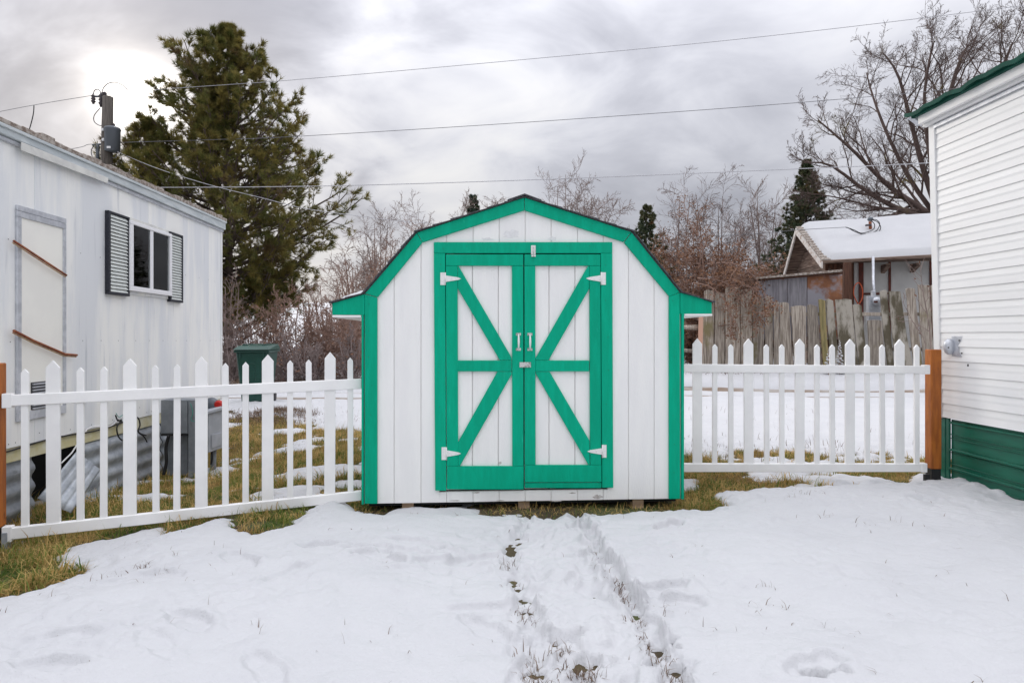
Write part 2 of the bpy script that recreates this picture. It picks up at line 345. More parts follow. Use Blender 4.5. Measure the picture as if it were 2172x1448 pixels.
def glass_mat():
    m = bpy.data.materials.new('window_glass'); m.use_nodes = True; nt = m.node_tree; N = nt.nodes; L = nt.links
    N.remove(N['Principled BSDF'])
    t = N.new('ShaderNodeBsdfTransparent'); t.inputs[0].default_value = (0.75, 0.78, 0.78, 1)
    g = N.new('ShaderNodeBsdfGlossy'); g.inputs['Roughness'].default_value = 0.03; g.inputs[0].default_value = (0.9, 0.9, 0.9, 1)
    fr = N.new('ShaderNodeFresnel'); fr.inputs[0].default_value = 1.35
    mx = N.new('ShaderNodeMixShader'); L.new(fr.outputs[0], mx.inputs[0]); L.new(t.outputs[0], mx.inputs[1]); L.new(g.outputs[0], mx.inputs[2])
    L.new(mx.outputs[0], N['Material Output'].inputs[0]); return m
M['glass'] = glass_mat()

def snow_mat():
    m = bpy.data.materials.new('snow'); m.use_nodes = True; nt = m.node_tree; N = nt.nodes; L = nt.links; bs = N['Principled BSDF']
    bs.inputs['Roughness'].default_value = 0.75; bs.inputs['Specular IOR Level'].default_value = 0.25
    tc = N.new('ShaderNodeTexCoord')
    n1 = N.new('ShaderNodeTexNoise'); n1.inputs['Scale'].default_value = 2.2; n1.inputs['Detail'].default_value = 6; L.new(tc.outputs['Object'], n1.inputs['Vector'])
    mx = N.new('ShaderNodeMix'); mx.data_type = 'RGBA'; mx.inputs[6].default_value = (0.50, 0.505, 0.52, 1); mx.inputs[7].default_value = (0.58, 0.583, 0.592, 1)
    L.new(n1.outputs[0], mx.inputs[0]); L.new(mx.outputs[2], bs.inputs['Base Color'])
    n2 = N.new('ShaderNodeTexNoise'); n2.inputs['Scale'].default_value = 26; n2.inputs['Detail'].default_value = 8; n2.inputs['Roughness'].default_value = 0.62; L.new(tc.outputs['Object'], n2.inputs['Vector'])
    n3 = N.new('ShaderNodeTexNoise'); n3.inputs['Scale'].default_value = 150; n3.inputs['Detail'].default_value = 3; L.new(tc.outputs['Object'], n3.inputs['Vector'])
    ad = N.new('ShaderNodeMath'); ad.operation = 'MULTIPLY_ADD'; ad.inputs[1].default_value = 0.22; L.new(n3.outputs[0], ad.inputs[0]); L.new(n2.outputs[0], ad.inputs[2])
    b = N.new('ShaderNodeBump'); b.inputs['Strength'].default_value = 0.6; b.inputs['Distance'].default_value = 0.016; L.new(ad.outputs[0], b.inputs['Height']); L.new(b.outputs[0], bs.inputs['Normal'])
    return m
M['snow'] = snow_mat()
M['soil'] = mat('turf_soil', (0.05, 0.038, 0.02), (0.09, 0.07, 0.034), 3.0, rough=0.95, bump=0.8, bscale=25, c3=(0.07, 0.08, 0.028), s3=1.5, k3=(0.48, 0.6))
M['lane'] = mat('wet_gravel_lane', (0.22, 0.16, 0.115), (0.36, 0.33, 0.30), 3, (0.4, 2.5, 1), 0.6, 0.4, 30, contrast=(0.42, 0.58))

# ------------------------------------------------------------------ ground and snow
def gz(x, y):
    x = np.asarray(x, float); y = np.asarray(y, float)
    z = -0.10 * sst(-1.6, -3.3, x) * sst(13, 8, y)
    z = z - 0.17 * np.exp(-(((x + 4.3) / 1.5) ** 2 + ((y - 7.0) / 2.0) ** 2))
    z = z + 0.36 * sst(13.3, 15.4, y) * sst(-2.0, 2.0, x) + 0.12 * sst(14.0, 17.0, y) * sst(2, -2, x)
    z = z + (4.6 + 1.6 * vn(x * .05, y * .0, 9)) * sst(20, 85, y) * sst(60, -10, x) + 1.0 * sst(30, 150, y) + 9 * sst(140, 500, y) * (.4 + vn(x * .012 + 5, y * 0, 4))
    z = z - 0.05 * sst(4.0, 4.5, y) * sst(8.2, 7.4, y) * sst(-1.45, -1.05, x) * sst(1.7, 1.3, x)
    z = z + 0.03 * (fbm(x * 0.8, y * 0.8, 5) - 0.5)
    return z
def G(px, py, z=0.0):
    Y = F * (CAMZ - z) / (py - HY); return ((px - CX) * Y / F, Y)
EDGE = [(-100, 1264), (0, 1250), (60, 1240), (100, 1226), (150, 1212), (185, 1192), (160, 1178), (125, 1176), (150, 1160), (190, 1152), (240, 1150), (300, 1134), (340, 1128), (420, 1112), (455, 1097), (475, 1100), (492, 1122),
        (515, 1133), (545, 1137), (600, 1122), (640, 1100), (672, 1078), (684, 1058), (715, 1052), (735, 1062), (765, 1080), (850, 1085), (1000, 1084), (1100, 1086), (1150, 1096), (1180, 1085), (1250, 1084), (1350, 1076),
        (1430, 1072), (1470, 1076), (1510, 1081), (1538, 1072), (1518, 1052), (1545, 1046), (1600, 1040), (1700, 1035), (1800, 1030), (1950, 1021), (1990, 1016), (2050, 1014), (2200, 1020)]
poly = [G(*p) for p in EDGE] + [(12, 6.0), (12, -6), (-12, -6), (-12, 2.2)]
FINGER = [G(*p, -.06) for p in [(112, 1180), (140, 1158), (175, 1146), (240, 1138), (300, 1122), (360, 1120), (330, 1146), (260, 1168), (210, 1188), (160, 1186)]]
def sdf(x, y, P_):
    P_ = np.array(P_); inside = np.zeros(x.shape, bool); d2 = np.full(x.shape, 1e9)
    for i in range(len(P_)):
        a = P_[i]; b = P_[(i + 1) % len(P_)]
        ex, ey = b - a; wx = x - a[0]; wy = y - a[1]
        t = np.clip((wx * ex + wy * ey) / (ex * ex + ey * ey), 0, 1)
        d2 = np.minimum(d2, (wx - ex * t) ** 2 + (wy - ey * t) ** 2)
        c = ((a[1] > y) != (b[1] > y)) & (x < ex * (y - a[1]) / (ey + 1e-12) + a[0])
        inside ^= c
    return np.where(inside, np.sqrt(d2), -np.sqrt(d2))
rs = np.random.RandomState(11)
PR = []   # prints: x, y, long half, short half, angle, depth
for px, py, dp in [(775, 1185, .022), (690, 1172, .018), (620, 1237, .018), (510, 1205, .02), (400, 1345, .022), (330, 1395, .012), (250, 1235, .02), (345, 1232, .014), (1405, 1272, .03), (1440, 1300, .025),
                   (1720, 1446, .02), (1420, 1142, .03), (810, 1210, .025), (880, 1170, .02), (960, 1190, .015), (1000, 1225, .012), (120, 1380, .018), (100, 1440, .025), (560, 1440, .014), (1400, 1195, .01),
                   (860, 1195, .02), (1680, 1120, .008), (930, 1215, .018), (1015, 1200, .02), (1040, 1310, .02), (1030, 1350, .018)]:
    x, y = G(px, py); PR.append((x, y, rs.uniform(.13, .17), rs.uniform(.05, .065), rs.uniform(-.9, .9), dp))
# trodden path to the doors: two lines of deep steps
def path_pts(pts, n, dp, jit):
    W = np.array([G(*p) for p in pts]); s = np.linspace(0, len(W) - 1, n)
    for a in s:
        j = min(int(a), len(W) - 2); p = W[j] + (W[j + 1] - W[j]) * (a - j) + rs.normal(0, jit, 2)
        PR.append((p[0], p[1], rs.uniform(.07, .13), rs.uniform(.03, .05), math.pi / 2 + rs.uniform(-.5, .5), dp * rs.uniform(.5, 1.25)))
LEFT = [(1120, 1100), (1085, 1165), (1078, 1215), (1112, 1275), (1118, 1325), (1135, 1400), (1142, 1448), (1150, 1600)]
RIGHT = [(1228, 1095), (1255, 1160), (1285, 1215), (1308, 1250), (1345, 1310), (1385, 1385), (1420, 1440), (1470, 1600)]
path_pts(LEFT, 26, .022, .020); path_pts(RIGHT, 34, .038, .017)
path_pts([(1175, 1100), (1180, 1200), (1190, 1300), (1210, 1380), (1240, 1500)], 14, .018, .11)
HOLES = [(1232, 1424, .075, .05), (1190, 1374, .045, .030), (1112, 1278, .028, .035), (1118, 1305, .03, .04), (1140, 1438, .04, .05), (1300, 1236, .03, .03), (1398, 1388, .05, .035), (1425, 1436, .06, .035),
         (1350, 1312, .028, .035), (1082, 1180, .02, .03), (1740, 1452, .05, .03), (1272, 1200, .02, .03)]
def thick(x, y):
    """snow depth over the turf; below zero the turf shows"""
    nz = fbm(x * 2.2, y * 2.2, 3); nf = fbm(x * 9, y * 9, 8, 3)
    d = sdf(x, y, poly) + (nz - .5) * .12 + (nf - .5) * .10 + (fbm(x * 26, y * 26, 9, 2) - .5) * .05
    edge = np.where(d > 0, 0.062 * (1 - np.exp(-np.maximum(d, 0) / .10)), d * .6)
    front = edge + np.where(d > 0, sst(0, .3, d), 0) * ((fbm(x * .9, y * 1.1, 21) - .5) * .11 + (nf - .5) * .018 + (fbm(x * 3.4, y * 5.0, 33, 3) - .5) * .035 + sst(.52, .66, fbm(x * 1.7 + 5, y * 1.7, 35)) * (fbm(x * 16, y * 16, 36, 2) - .5) * .022)
    # path between the shed doors and the camera
    yy = np.array([G(*p) for p in LEFT]); zz = np.array([G(*p) for p in RIGHT])
    o1 = np.argsort(yy[:, 1]); o2 = np.argsort(zz[:, 1])
    xl = np.interp(y, yy[o1, 1], yy[o1, 0]); xr = np.interp(y, zz[o2, 1], zz[o2, 0])
    band = sst(-.12, .03, x - xl) * sst(-.12, .03, xr - x) * (y < 4.75)
    band2 = sst(-.5, -.05, x - xl) * sst(-.4, -.02, xr - x) * (y < 4.75)
    front = front - band * .012 + band * (fbm(x * 13, y * 13, 40, 4) - .5) * .065 + band2 * (fbm(x * 7, y * 8, 44, 3) - .5) * .035 + band * .008
    for xc in (xl, xr):
        dx_ = x - xc + (fbm(x * 5, y * 5, 47, 2) - .5) * .05
        front = front - np.exp(-(dx_ / .040) ** 2) * (.012 + .048 * sst(.45, .78, fbm(x * 7, y * 9, 46, 3)) + .03 * (fbm(x * 28, y * 28, 51, 2) - .5)) * (y < 4.5)
    front = front + (sst(.50, .62, fbm(x * 1.3 + 2, y * 1.5, 48)) * .8 + .2) * (np.abs(fbm(x * 8, y * 9, 49, 3) - .5) * -.045 + .004)
    tram = sst(.45, .7, fbm(x * .8 + 3, y * .8, 77)) * sst(2.2, 3.4, x)
    front = front + tram * (fbm(x * 10, y * 10, 78, 3) - .5) * .03
    for (a, b, lx, ly, ang, dp) in PR:
        m = (np.abs(x - a) < .35) & (np.abs(y - b) < .35)
        if not m.any(): continue
        c, s = math.cos(ang), math.sin(ang); u = (x[m] - a) * c + (y[m] - b) * s; v = -(x[m] - a) * s + (y[m] - b) * c
        r = np.sqrt((u / lx) ** 2 + (v / ly) ** 2) + (fbm(x[m] * 14, y[m] * 14, 50, 3) - .5) * .7
        front[m] += -np.minimum(dp, np.maximum(front[m] - .010, 0)) * sst(1.14, .86, r) + dp * .45 * np.exp(-((r - 1.35) / .28) ** 2)
    for (px, py, rx, ry) in HOLES:
        a, b = G(px, py); m = (np.abs(x - a) < .25) & (np.abs(y - b) < .25)
        if not m.any(): continue
        r = np.sqrt(((x[m] - a) / rx / .8) ** 2 + ((y[m] - b) / ry / .8) ** 2) + (fbm(x[m] * 30, y[m] * 30, 60, 3) - .5) * 2.6
        front[m] = np.minimum(front[m], (r - 1) * .05)
    # behind the fences
    yb = np.interp(x, [-8, -4.4, -3.4, -2.6, -2.0, -1.4, 1.3, 2.4, 3.4, 5, 9], [12.4, 10.9, 9.9, 9.1, 8.2, 7.6, 6.55, 6.75, 6.6, 6.3, 6.3])
    db = y - yb + (nz - .5) * 1.3 + (nf - .5) * .5
    back = np.where(db > 0, .07 * (1 - np.exp(-db / .4)), db * .12) + np.where(db > 0, (fbm(x * 1.1, y * 1.1, 90) - .5) * .06 + (nf - .5) * .012, 0)
    pn = fbm(x * 1.5 + 9, y * 2.2, 101, 4)
    w = sst(-4.2, -1.5, x); thr = .585 - .075 * w
    patch = (pn - np.where(x > 1.3, .60, thr)) * .30 + (nf - .5) * .03
    patch = np.minimum(patch, .045) - 0.5 * (sst(5.0, 4.75, y) * (x > 1.0)) - .05 * sst(4.9, 4.3, y)
    fd = sdf(x, y, FINGER) + (nf - .5) * .09
    finger = np.where(fd > 0, .035 * (1 - np.exp(-np.maximum(fd, 0) / .05)), fd)
    t = np.maximum(np.maximum(np.maximum(front, finger), np.where(y > 3.6, patch, -1)), back)
    # ploughed ridge along the lane, then the lane itself
    yl = 12.75 + .12 * np.sin(x * .35) + (fbm(x * .5, y * 0 + 3, 120) - .5) * .4
    t = t + .07 * np.exp(-((y - yl + 1.3) / .35) ** 2) * (.5 + fbm(x * 2.2, y * 2.2, 130)) * (x > -6)
    t = t + .10 * np.exp(-((y - yl - 1.5) / .5) ** 2) * (fbm(x * 1.5, y * 2, 131))
    rut = np.exp(-((y - yl - .0) / .30) ** 2) + .8 * np.exp(-((y - yl - 1.0) / .22) ** 2)
    lane_ = np.clip(rut * 1.7, 0, 1); t = t * (1 - lane_) + lane_ * ((fbm(x * .8, y * 5, 140) - .68) * .12)
    # dry turf under the hedges
    return t
def axis(segs):
    out = []
    for a, b, n in segs: out += list(np.linspace(a, b, n, endpoint=False))
    return np.array(out + [segs[-1][1]])
xs = axis([(-400, -60, 12), (-60, -20, 20), (-20, -6, 60), (-6, -4.2, 45), (-4.2, 4.8, 780), (4.8, 7, 45), (7, 20, 60), (20, 60, 20), (60, 400, 12)])
ys = axis([(-8, 1.4, 20), (1.4, 5.4, 400), (5.4, 9, 150), (9, 16, 150), (16, 30, 50), (30, 140, 50), (140, 600, 14)])
X, Y_ = np.meshgrid(xs, ys); ZG = gz(X, Y_); TT = thick(X, Y_)
def grid_mesh(name, X, Y, Z):
    n, m = X.shape; idx = np.arange(n * m).reshape(n, m)
    Fq = np.stack([idx[:-1, :-1], idx[:-1, 1:], idx[1:, 1:], idx[1:, :-1]], -1).reshape(-1, 4)
    return np_mesh(name, np.stack([X, Y, Z], -1).reshape(-1, 3), Fq, True)
link('snow', grid_mesh('snow', X, Y_, ZG + np.maximum(TT, -0.06)), M['snow'], kind='structure', label='trodden white snow over the yard with footprints and melted edges')
xg = axis([(-400, -20, 20), (-20, 20, 240), (20, 400, 20)]); yg = axis([(-8, 16, 200), (16, 600, 80)])
Xg, Yg = np.meshgrid(xg, yg); link('ground', grid_mesh('ground', Xg, Yg, gz(Xg, Yg)), M['soil'], kind='structure', label='dull turf and soil showing where the snow has melted')
xr_ = np.linspace(-20, 30, 150); yr_ = np.linspace(12.2, 14.1, 12); Xr, Yr = np.meshgrid(xr_, yr_)
link('lane', grid_mesh('lane', Xr, Yr, gz(Xr, Yr) + .006), M['lane'], kind='structure', label='wet gravel lane with tyre ruts crossing behind the picket fence')

# ------------------------------------------------------------------ grass
def blades(name, pts, H, Wd, lean, matl, seed, **k):
    r = np.random.RandomState(seed); n = len(pts)
    a = r.uniform(0, 2 * np.pi, n); h = H * r.uniform(.4, 1.25, n); le = lean * r.uniform(.2, 1.4, n)
    d = np.stack([np.cos(a), np.sin(a), np.zeros(n)], 1); sd = np.stack([-np.sin(a + r.normal(0, .8, n)), np.cos(a + r.normal(0, .8, n)), np.zeros(n)], 1) * (Wd * r.uniform(.6, 1.3, n))[:, None]
    up = np.array([0, 0, 1.0])
    p0 = pts; p1 = pts + d * (h * le * .35)[:, None] + up * (h * .6 * np.cos(le * .6))[:, None]; p2 = pts + d * (h * le)[:, None] + up * (h * np.cos(np.minimum(le, 1.4)))[:, None]
    V = np.stack([p0 - sd, p0 + sd, p1 + sd * .7, p1 - sd * .7, p2], 1).reshape(-1, 3)
    i = np.arange(n) * 5
    Fa = np.concatenate([np.stack([i, i + 1, i + 2], 1), np.stack([i, i + 2, i + 3], 1), np.stack([i + 3, i + 2, i + 4], 1)])
    return link(name, np_mesh(name, V, Fa), matl, **k)
def bare_points(n, box_, seed, tmax=-0.002, clump=None):
    r = np.random.RandomState(seed); x = r.uniform(box_[0], box_[1], n); y = r.uniform(box_[2], box_[3], n)
    ok = thick(x, y) < tmax; x = x[ok]; y = y[ok]
    inshed = (x > -1.12) & (x < 1.32) & (y > 4.9) & (y < 7.3); x = x[~inshed]; y = y[~inshed]
    if clump: 
        m = fbm(x * 5, y * 5, clump) + r.normal(0, .06, len(x)) > .47; x = x[m]; y = y[m]
    return np.stack([x, y, gz(x, y) - .005], 1)
reg = [(-4.6, -1.1, 3.0, 7.0), (-4.6, -1.1, 6.8, 11), (1.2, 4.6, 4.4, 7.2), (-1.3, 1.5, 4.5, 5.0)]
gp = np.concatenate([bare_points(85000, reg[0], 1, clump=200), bare_points(26000, reg[1], 2, clump=200), bare_points(52000, reg[2], 3, clump=200), bare_points(500, reg[3], 4)])
blades('green_grass', gp, .066, .0024, 1.1, M['grassgreen'], 5, kind='stuff', label='short green grass in the melted strips along the picket fence')
dp_ = np.concatenate([bare_points(95000, reg[0], 11, clump=333), bare_points(55000, reg[1], 12), bare_points(52000, reg[2], 13), bare_points(1200, reg[3], 14)])
blades('dry_grass', dp_, .074, .0024, 1.5, M['grassdry'], 6, kind='stuff', label='flattened straw coloured grass in the melted patches')
# long tufts by the trailer skirt and loose tufts
r = np.random.RandomState(77)
tuft = []
def tufts(cx, cy, n, s): 
    a = np.stack([r.normal(cx, s, n), r.normal(cy, s, n)], 1); tuft.append(a)
for px, py in [(30, 1105), (60, 1090), (95, 1098), (130, 1085), (240, 1030), (250, 1018), (262, 1045), (300, 1010), (225, 1060), (340, 1010), (355, 1018), (330, 1015), (180, 1120), (200, 1095), (120, 1120), (310, 1160), (320, 1148), (250, 1120), (350, 1108), (75, 1160),
               (480, 930), (500, 960), (520, 980), (450, 1000), (470, 985), (540, 940), (560, 970), (1460, 1030), (1470, 1050), (1455, 1045), (740, 1000), (745, 1050), (150, 1185), (60, 1215), (100, 1205), (30, 1200), (20, 1170)]:
    x, y = G(px, py, -.12); tufts(x, y, 90, .07)
for i in range(120): tufts(r.uniform(-4.2, -1.3), r.uniform(4.0, 9.5), 60, .07)
for i in range(7): tufts(r.uniform(-3.0, -2.45), r.uniform(3.15, 3.95), 70, .05)
for i in range(16): tufts(r.uniform(1.4, 4.2), r.uniform(5.1, 6.6), 50, .06)
tp = np.concatenate(tuft); tp = np.concatenate([tp, gz(tp[:, 0], tp[:, 1])[:, None]], 1); m_ = thick(tp[:, 0], tp[:, 1]) < .01; tp = tp[m_]
hh = r.rand(len(tp)) < .5
blades('long_green_grass', tp[hh], .12, .0028, 1.0, M['grassgreen'], 8, kind='stuff', label='longer green grass tufts by the trailer skirt and fence')
blades('long_dry_grass', tp[~hh], .15, .0028, 1.4, M['grassdry'], 9, kind='stuff', label='longer dry grass tufts by the trailer skirt and fence')
# blades poking through the front snow
pk = []
for px, py, n in [(300, 1190, 8), (350, 1205, 9), (310, 1185, 8), (270, 1196, 7), (240, 1205, 6), (200, 1208, 5), (395, 1232, 3), (450, 1285, 2), (95, 1252, 6), (370, 1173, 3), (815, 1205, 8), (1645, 1285, 8), (1600, 1280, 6), (1485, 1228, 3), (1655, 1220, 4), (1640, 1245, 5),
                  (2060, 1448, 4), (1870, 1440, 5), (1760, 1330, 3), (1520, 1330, 2), (1300, 1238, 12), (1112, 1290, 10), (1222, 1420, 60), (1245, 1428, 60), (1190, 1372, 40), (1395, 1388, 40), (1425, 1436, 50), (1140, 1438, 50), (1115, 1280, 25), (1118, 1305, 25), (1300, 1234, 25), (1350, 1310, 25), (1082, 1182, 14), (1275, 1205, 14), (1375, 1360, 18), (1130, 1380, 18), (1330, 1275, 14), (1100, 1230, 10), (1410, 1280, 10), (1430, 1300, 8), (1700, 1050, 8),
                  (1890, 1100, 5), (2080, 1120, 4), (2130, 1165, 4), (1850, 1112, 4), (1680, 1055, 8), (1690, 1045, 8), (1740, 1045, 6), (1945, 1050, 8), (1750, 1092, 5), (1655, 1060, 5), (230, 1290, 2), (180, 1330, 2), (10, 1290, 8), (230, 1345, 2), (275, 1330, 1), (560, 1330, 2),
                  (635, 1288, 3), (805, 1345, 2), (780, 1265, 3), (880, 1078, 5), (975, 1082, 8), (1070, 1080, 6), (1400, 1400, 10), (1350, 1315, 12), (1262, 1165, 8), (1080, 1180, 8), (1810, 1345, 3), (2000, 1220, 3), (1900, 1235, 3), (1490, 1170, 3), (1330, 1100, 3)]:
    x, y = G(px, py, .05); a = np.stack([r.normal(x, .03, n), r.normal(y, .018, n)], 1); pk.append(a)
for W_ in (LEFT, RIGHT):
    g_ = np.array([G(*p) for p in W_[1:]])
    for _ in range(420):
        k_ = r.uniform(0, len(g_) - 1.01); j_ = int(k_); p_ = g_[j_] + (g_[j_ + 1] - g_[j_]) * (k_ - j_) + r.normal(0, .025, 2)
        if vn(p_[0] * 6, p_[1] * 6, 90) > .52: pk.append(p_[None])
pk.append(np.stack([r.uniform(-2.5, 4.2, 260), r.uniform(2.2, 4.8, 260)], 1))
pk = np.concatenate(pk); pk = np.concatenate([pk, (gz(pk[:, 0], pk[:, 1]) + np.clip(thick(pk[:, 0], pk[:, 1]), -.01, .05) - .012)[:, None]], 1)
blades('snow_grass', pk, .058, .0018, .95, M['weed'], 10, kind='stuff', label='sparse dead blades poking through the front snow')
# weeds sticking out of the snow behind the fences
wp = np.concatenate([np.stack([r.normal(1.9 + i * .35, .18, 60), r.normal(6.7, .35, 60)], 1) for i in range(6)] + [np.stack([r.uniform(-3.0, -1.3, 260), r.uniform(7.5, 10.5, 260)], 1)] + [np.stack([r.uniform(1.3, 4.8, 120), r.uniform(6.5, 10.5, 120)], 1)])
wp = np.concatenate([wp, (gz(wp[:, 0], wp[:, 1]) + np.clip(thick(wp[:, 0], wp[:, 1]), -.01, .08) - .01)[:, None]], 1)
blades('weed_stalks', wp, .10, .0022, .7, M['weed'], 12, kind='stuff', label='dead weed stalks standing in the snow behind the fences')
hx, hy = G(590, 882, -.05); a = np.stack([r.normal(hx, .45, 3200), r.normal(hy, .42, 3200)], 1)
dd = np.hypot((a[:, 0] - hx) / .45, (a[:, 1] - hy) / .42); zc = gz(a[:, 0], a[:, 1]) + .10 * np.exp(-dd ** 2)
blades('matted_weeds', np.concatenate([a, zc[:, None]], 1), .11, .0035, 1.35, M['weed'], 13, kind='stuff', label='matted heap of brown dead weeds behind the left picket fence')

# ------------------------------------------------------------------ the barn shaped shed
SLp = (-1.137, 4.676); SRp = (1.347, 4.824)
syaw = math.atan2(SRp[1] - SLp[1], SRp[0] - SLp[0])
FS = Frame(((SLp[0] + SRp[0]) / 2, (SLp[1] + SRp[1]) / 2), syaw)
shed = empty('barn_shed', FS, label='white barn shaped garden shed with bright green trim and crossed double doors', cat='shed')
q = FS.q
T = -0.022     # trim stands proud of the siding
def Q(pts, off=T): return [q(a, b, off) for a, b in pts]
zb = q(1100, 1063)[1]
outline = [q(772, 1068), q(773, 626), q(884, 497), q(1112, 423), q(1340, 496), q(1443, 623), q(1446, 1057)]
def clip(pol, axis_, val, keep_less):
    out = []; n = len(pol)
    for i in range(n):
        a, b = pol[i], pol[(i + 1) % n]; ia = (a[axis_] < val) == keep_less; ib = (b[axis_] < val) == keep_less
        if ia: out.append(a)
        if ia != ib:
            t = (val - a[axis_]) / (b[axis_] - a[axis_]); out.append(tuple(a[j] + (b[j] - a[j]) * t for j in range(2)))
    return out
prism('interior_shade', [(a * .995, b - .01 if b > 1 else b + .01) for a, b in outline], .030, .045, M['dark'], shed)  # dark sheet close behind the doors, shade of the inside put into colour
back = prism('front_wall', [(a * .999, b - .004 if b > 1.5 else b) for a, b in clip(outline, 1, q(1110, 526)[1], False)], .0085, .0295, M['white'], shed, 0)
for pp_ in (clip(outline, 0, q(932, 700)[0], True), clip(outline, 0, q(1289, 700)[0], False)):
    prism('wall_backing', [(a * .999, b) for a, b in clip(pp_, 1, q(1110, 526)[1] - .001, True)], .0085, .0295, M['white'], back, 0)
prism('wall_backing', [(a * .999, b) for a, b in clip(clip(clip(outline, 0, q(932.5, 700)[0], False), 0, q(1288.5, 700)[0], True), 1, q(1110, 1040)[1], True)], .0085, .0295, M['white'], back, 0)
gro = [q(p, 1060)[0] for p in (772, 836, 893, 947, 1003.6, 1059, 1114, 1169, 1225, 1279.5, 1333, 1387.5, 1446)]
ox0, ox1 = q(932, 700)[0], q(1289, 700)[0]; oz0, oz1 = q(1110, 1040)[1], q(1110, 526)[1]
cuts = sorted(gro + [ox0, ox1])
for a, b in zip(cuts[:-1], cuts[1:]):
    ga = .0026 if a in gro else 0; gb = .0026 if b in gro else 0
    s = clip(clip(outline, 0, a + ga, False), 0, b - gb, True)
    if len(s) < 3: continue
    if a >= ox0 - 1e-6 and b <= ox1 + 1e-6:
        for pc in (clip(s, 1, oz0, True), clip(s, 1, oz1, False)):
            if len(pc) >= 3: prism('siding_board', pc, 0, .008, M['white'], back, .0025)
    else: prism('siding_board', s, 0, .008, M['white'], back, .0025)
# side and back walls
wl, wr = outline[0][0], outline[-1][0]; zt = outline[1][1]
D = 2.45
box('side_wall', (wl, .046, zb), (wl + .02, D, zt), M['white'], shed); box('side_wall', (wr - .02, .046, zb), (wr, D, zt), M['white'], shed)
prism('back_wall', outline, D + .001, D + .02, M['white'], shed)
# trim boards
def trim(name, pts, par=shed, y0=T, y1=-.0005, m='green', **k): return prism(name, Q(pts), y0, y1, M[m], par, .0025, **k)
trim('corner_board', [(773.5, 1068), (773.5, 624), (800, 631), (800, 1068)])
trim('corner_board', [(1419.5, 1058), (1419.5, 629), (1442, 621), (1443, 1057.5)])
a0 = q(768, 1067, T)[0]; b0 = q(768, 668, T)[1]
box('corner_strip', (q(768, 1060)[0], T - .003, q(768, 1068)[1]), (q(772.5, 1060)[0], .07, b0), M['green'], shed)
box('corner_strip', (q(1443.5, 1060)[0], T - .003, q(1446, 1057)[1]), (q(1449, 1060)[0], .07, q(1446, 664)[1]), M['green'], shed)
trim('rake_board', [(774, 622.5), (884, 494), (895.5, 514.5), (801, 630)]); trim('rake_board', [(884.6, 493), (1112, 419), (1112, 446), (896, 514)])
trim('rake_board', [(1113, 419), (1339, 492), (1323, 513), (1113, 446)]); trim('rake_board', [(1340, 492.8), (1442, 620), (1420, 628.5), (1324, 514)])
trim('eave_bracket_board', [(704.5, 643), (773, 623.5), (773, 668), (704.5, 667.5)]); trim('eave_bracket_board', [(1443, 620.5), (1480, 630), (1510, 641.5), (1510, 665), (1443, 665.5)])
zsl = q(740, 668, T)[1]; zsr = q(1470, 665, T)[1]
box('soffit', (q(706, 668)[0], T, zsl - .018), (q(767, 668)[0], D, zsl - .001), M['white'], shed); box('soffit', (q(1450, 665)[0], T, zsr - .018), (q(1509, 665)[0], D, zsr - .001), M['white'], shed)
# door casing
trim('door_casing', [(920, 513.5), (1299, 513.5), (1299, 537), (920, 537)])
trim('door_casing', [(920, 537.5), (944, 537.5), (946.5, 1040), (923, 1040)]); trim('door_casing', [(1274.5, 537.5), (1299, 537.5), (1301, 1034), (1277.5, 1034)])
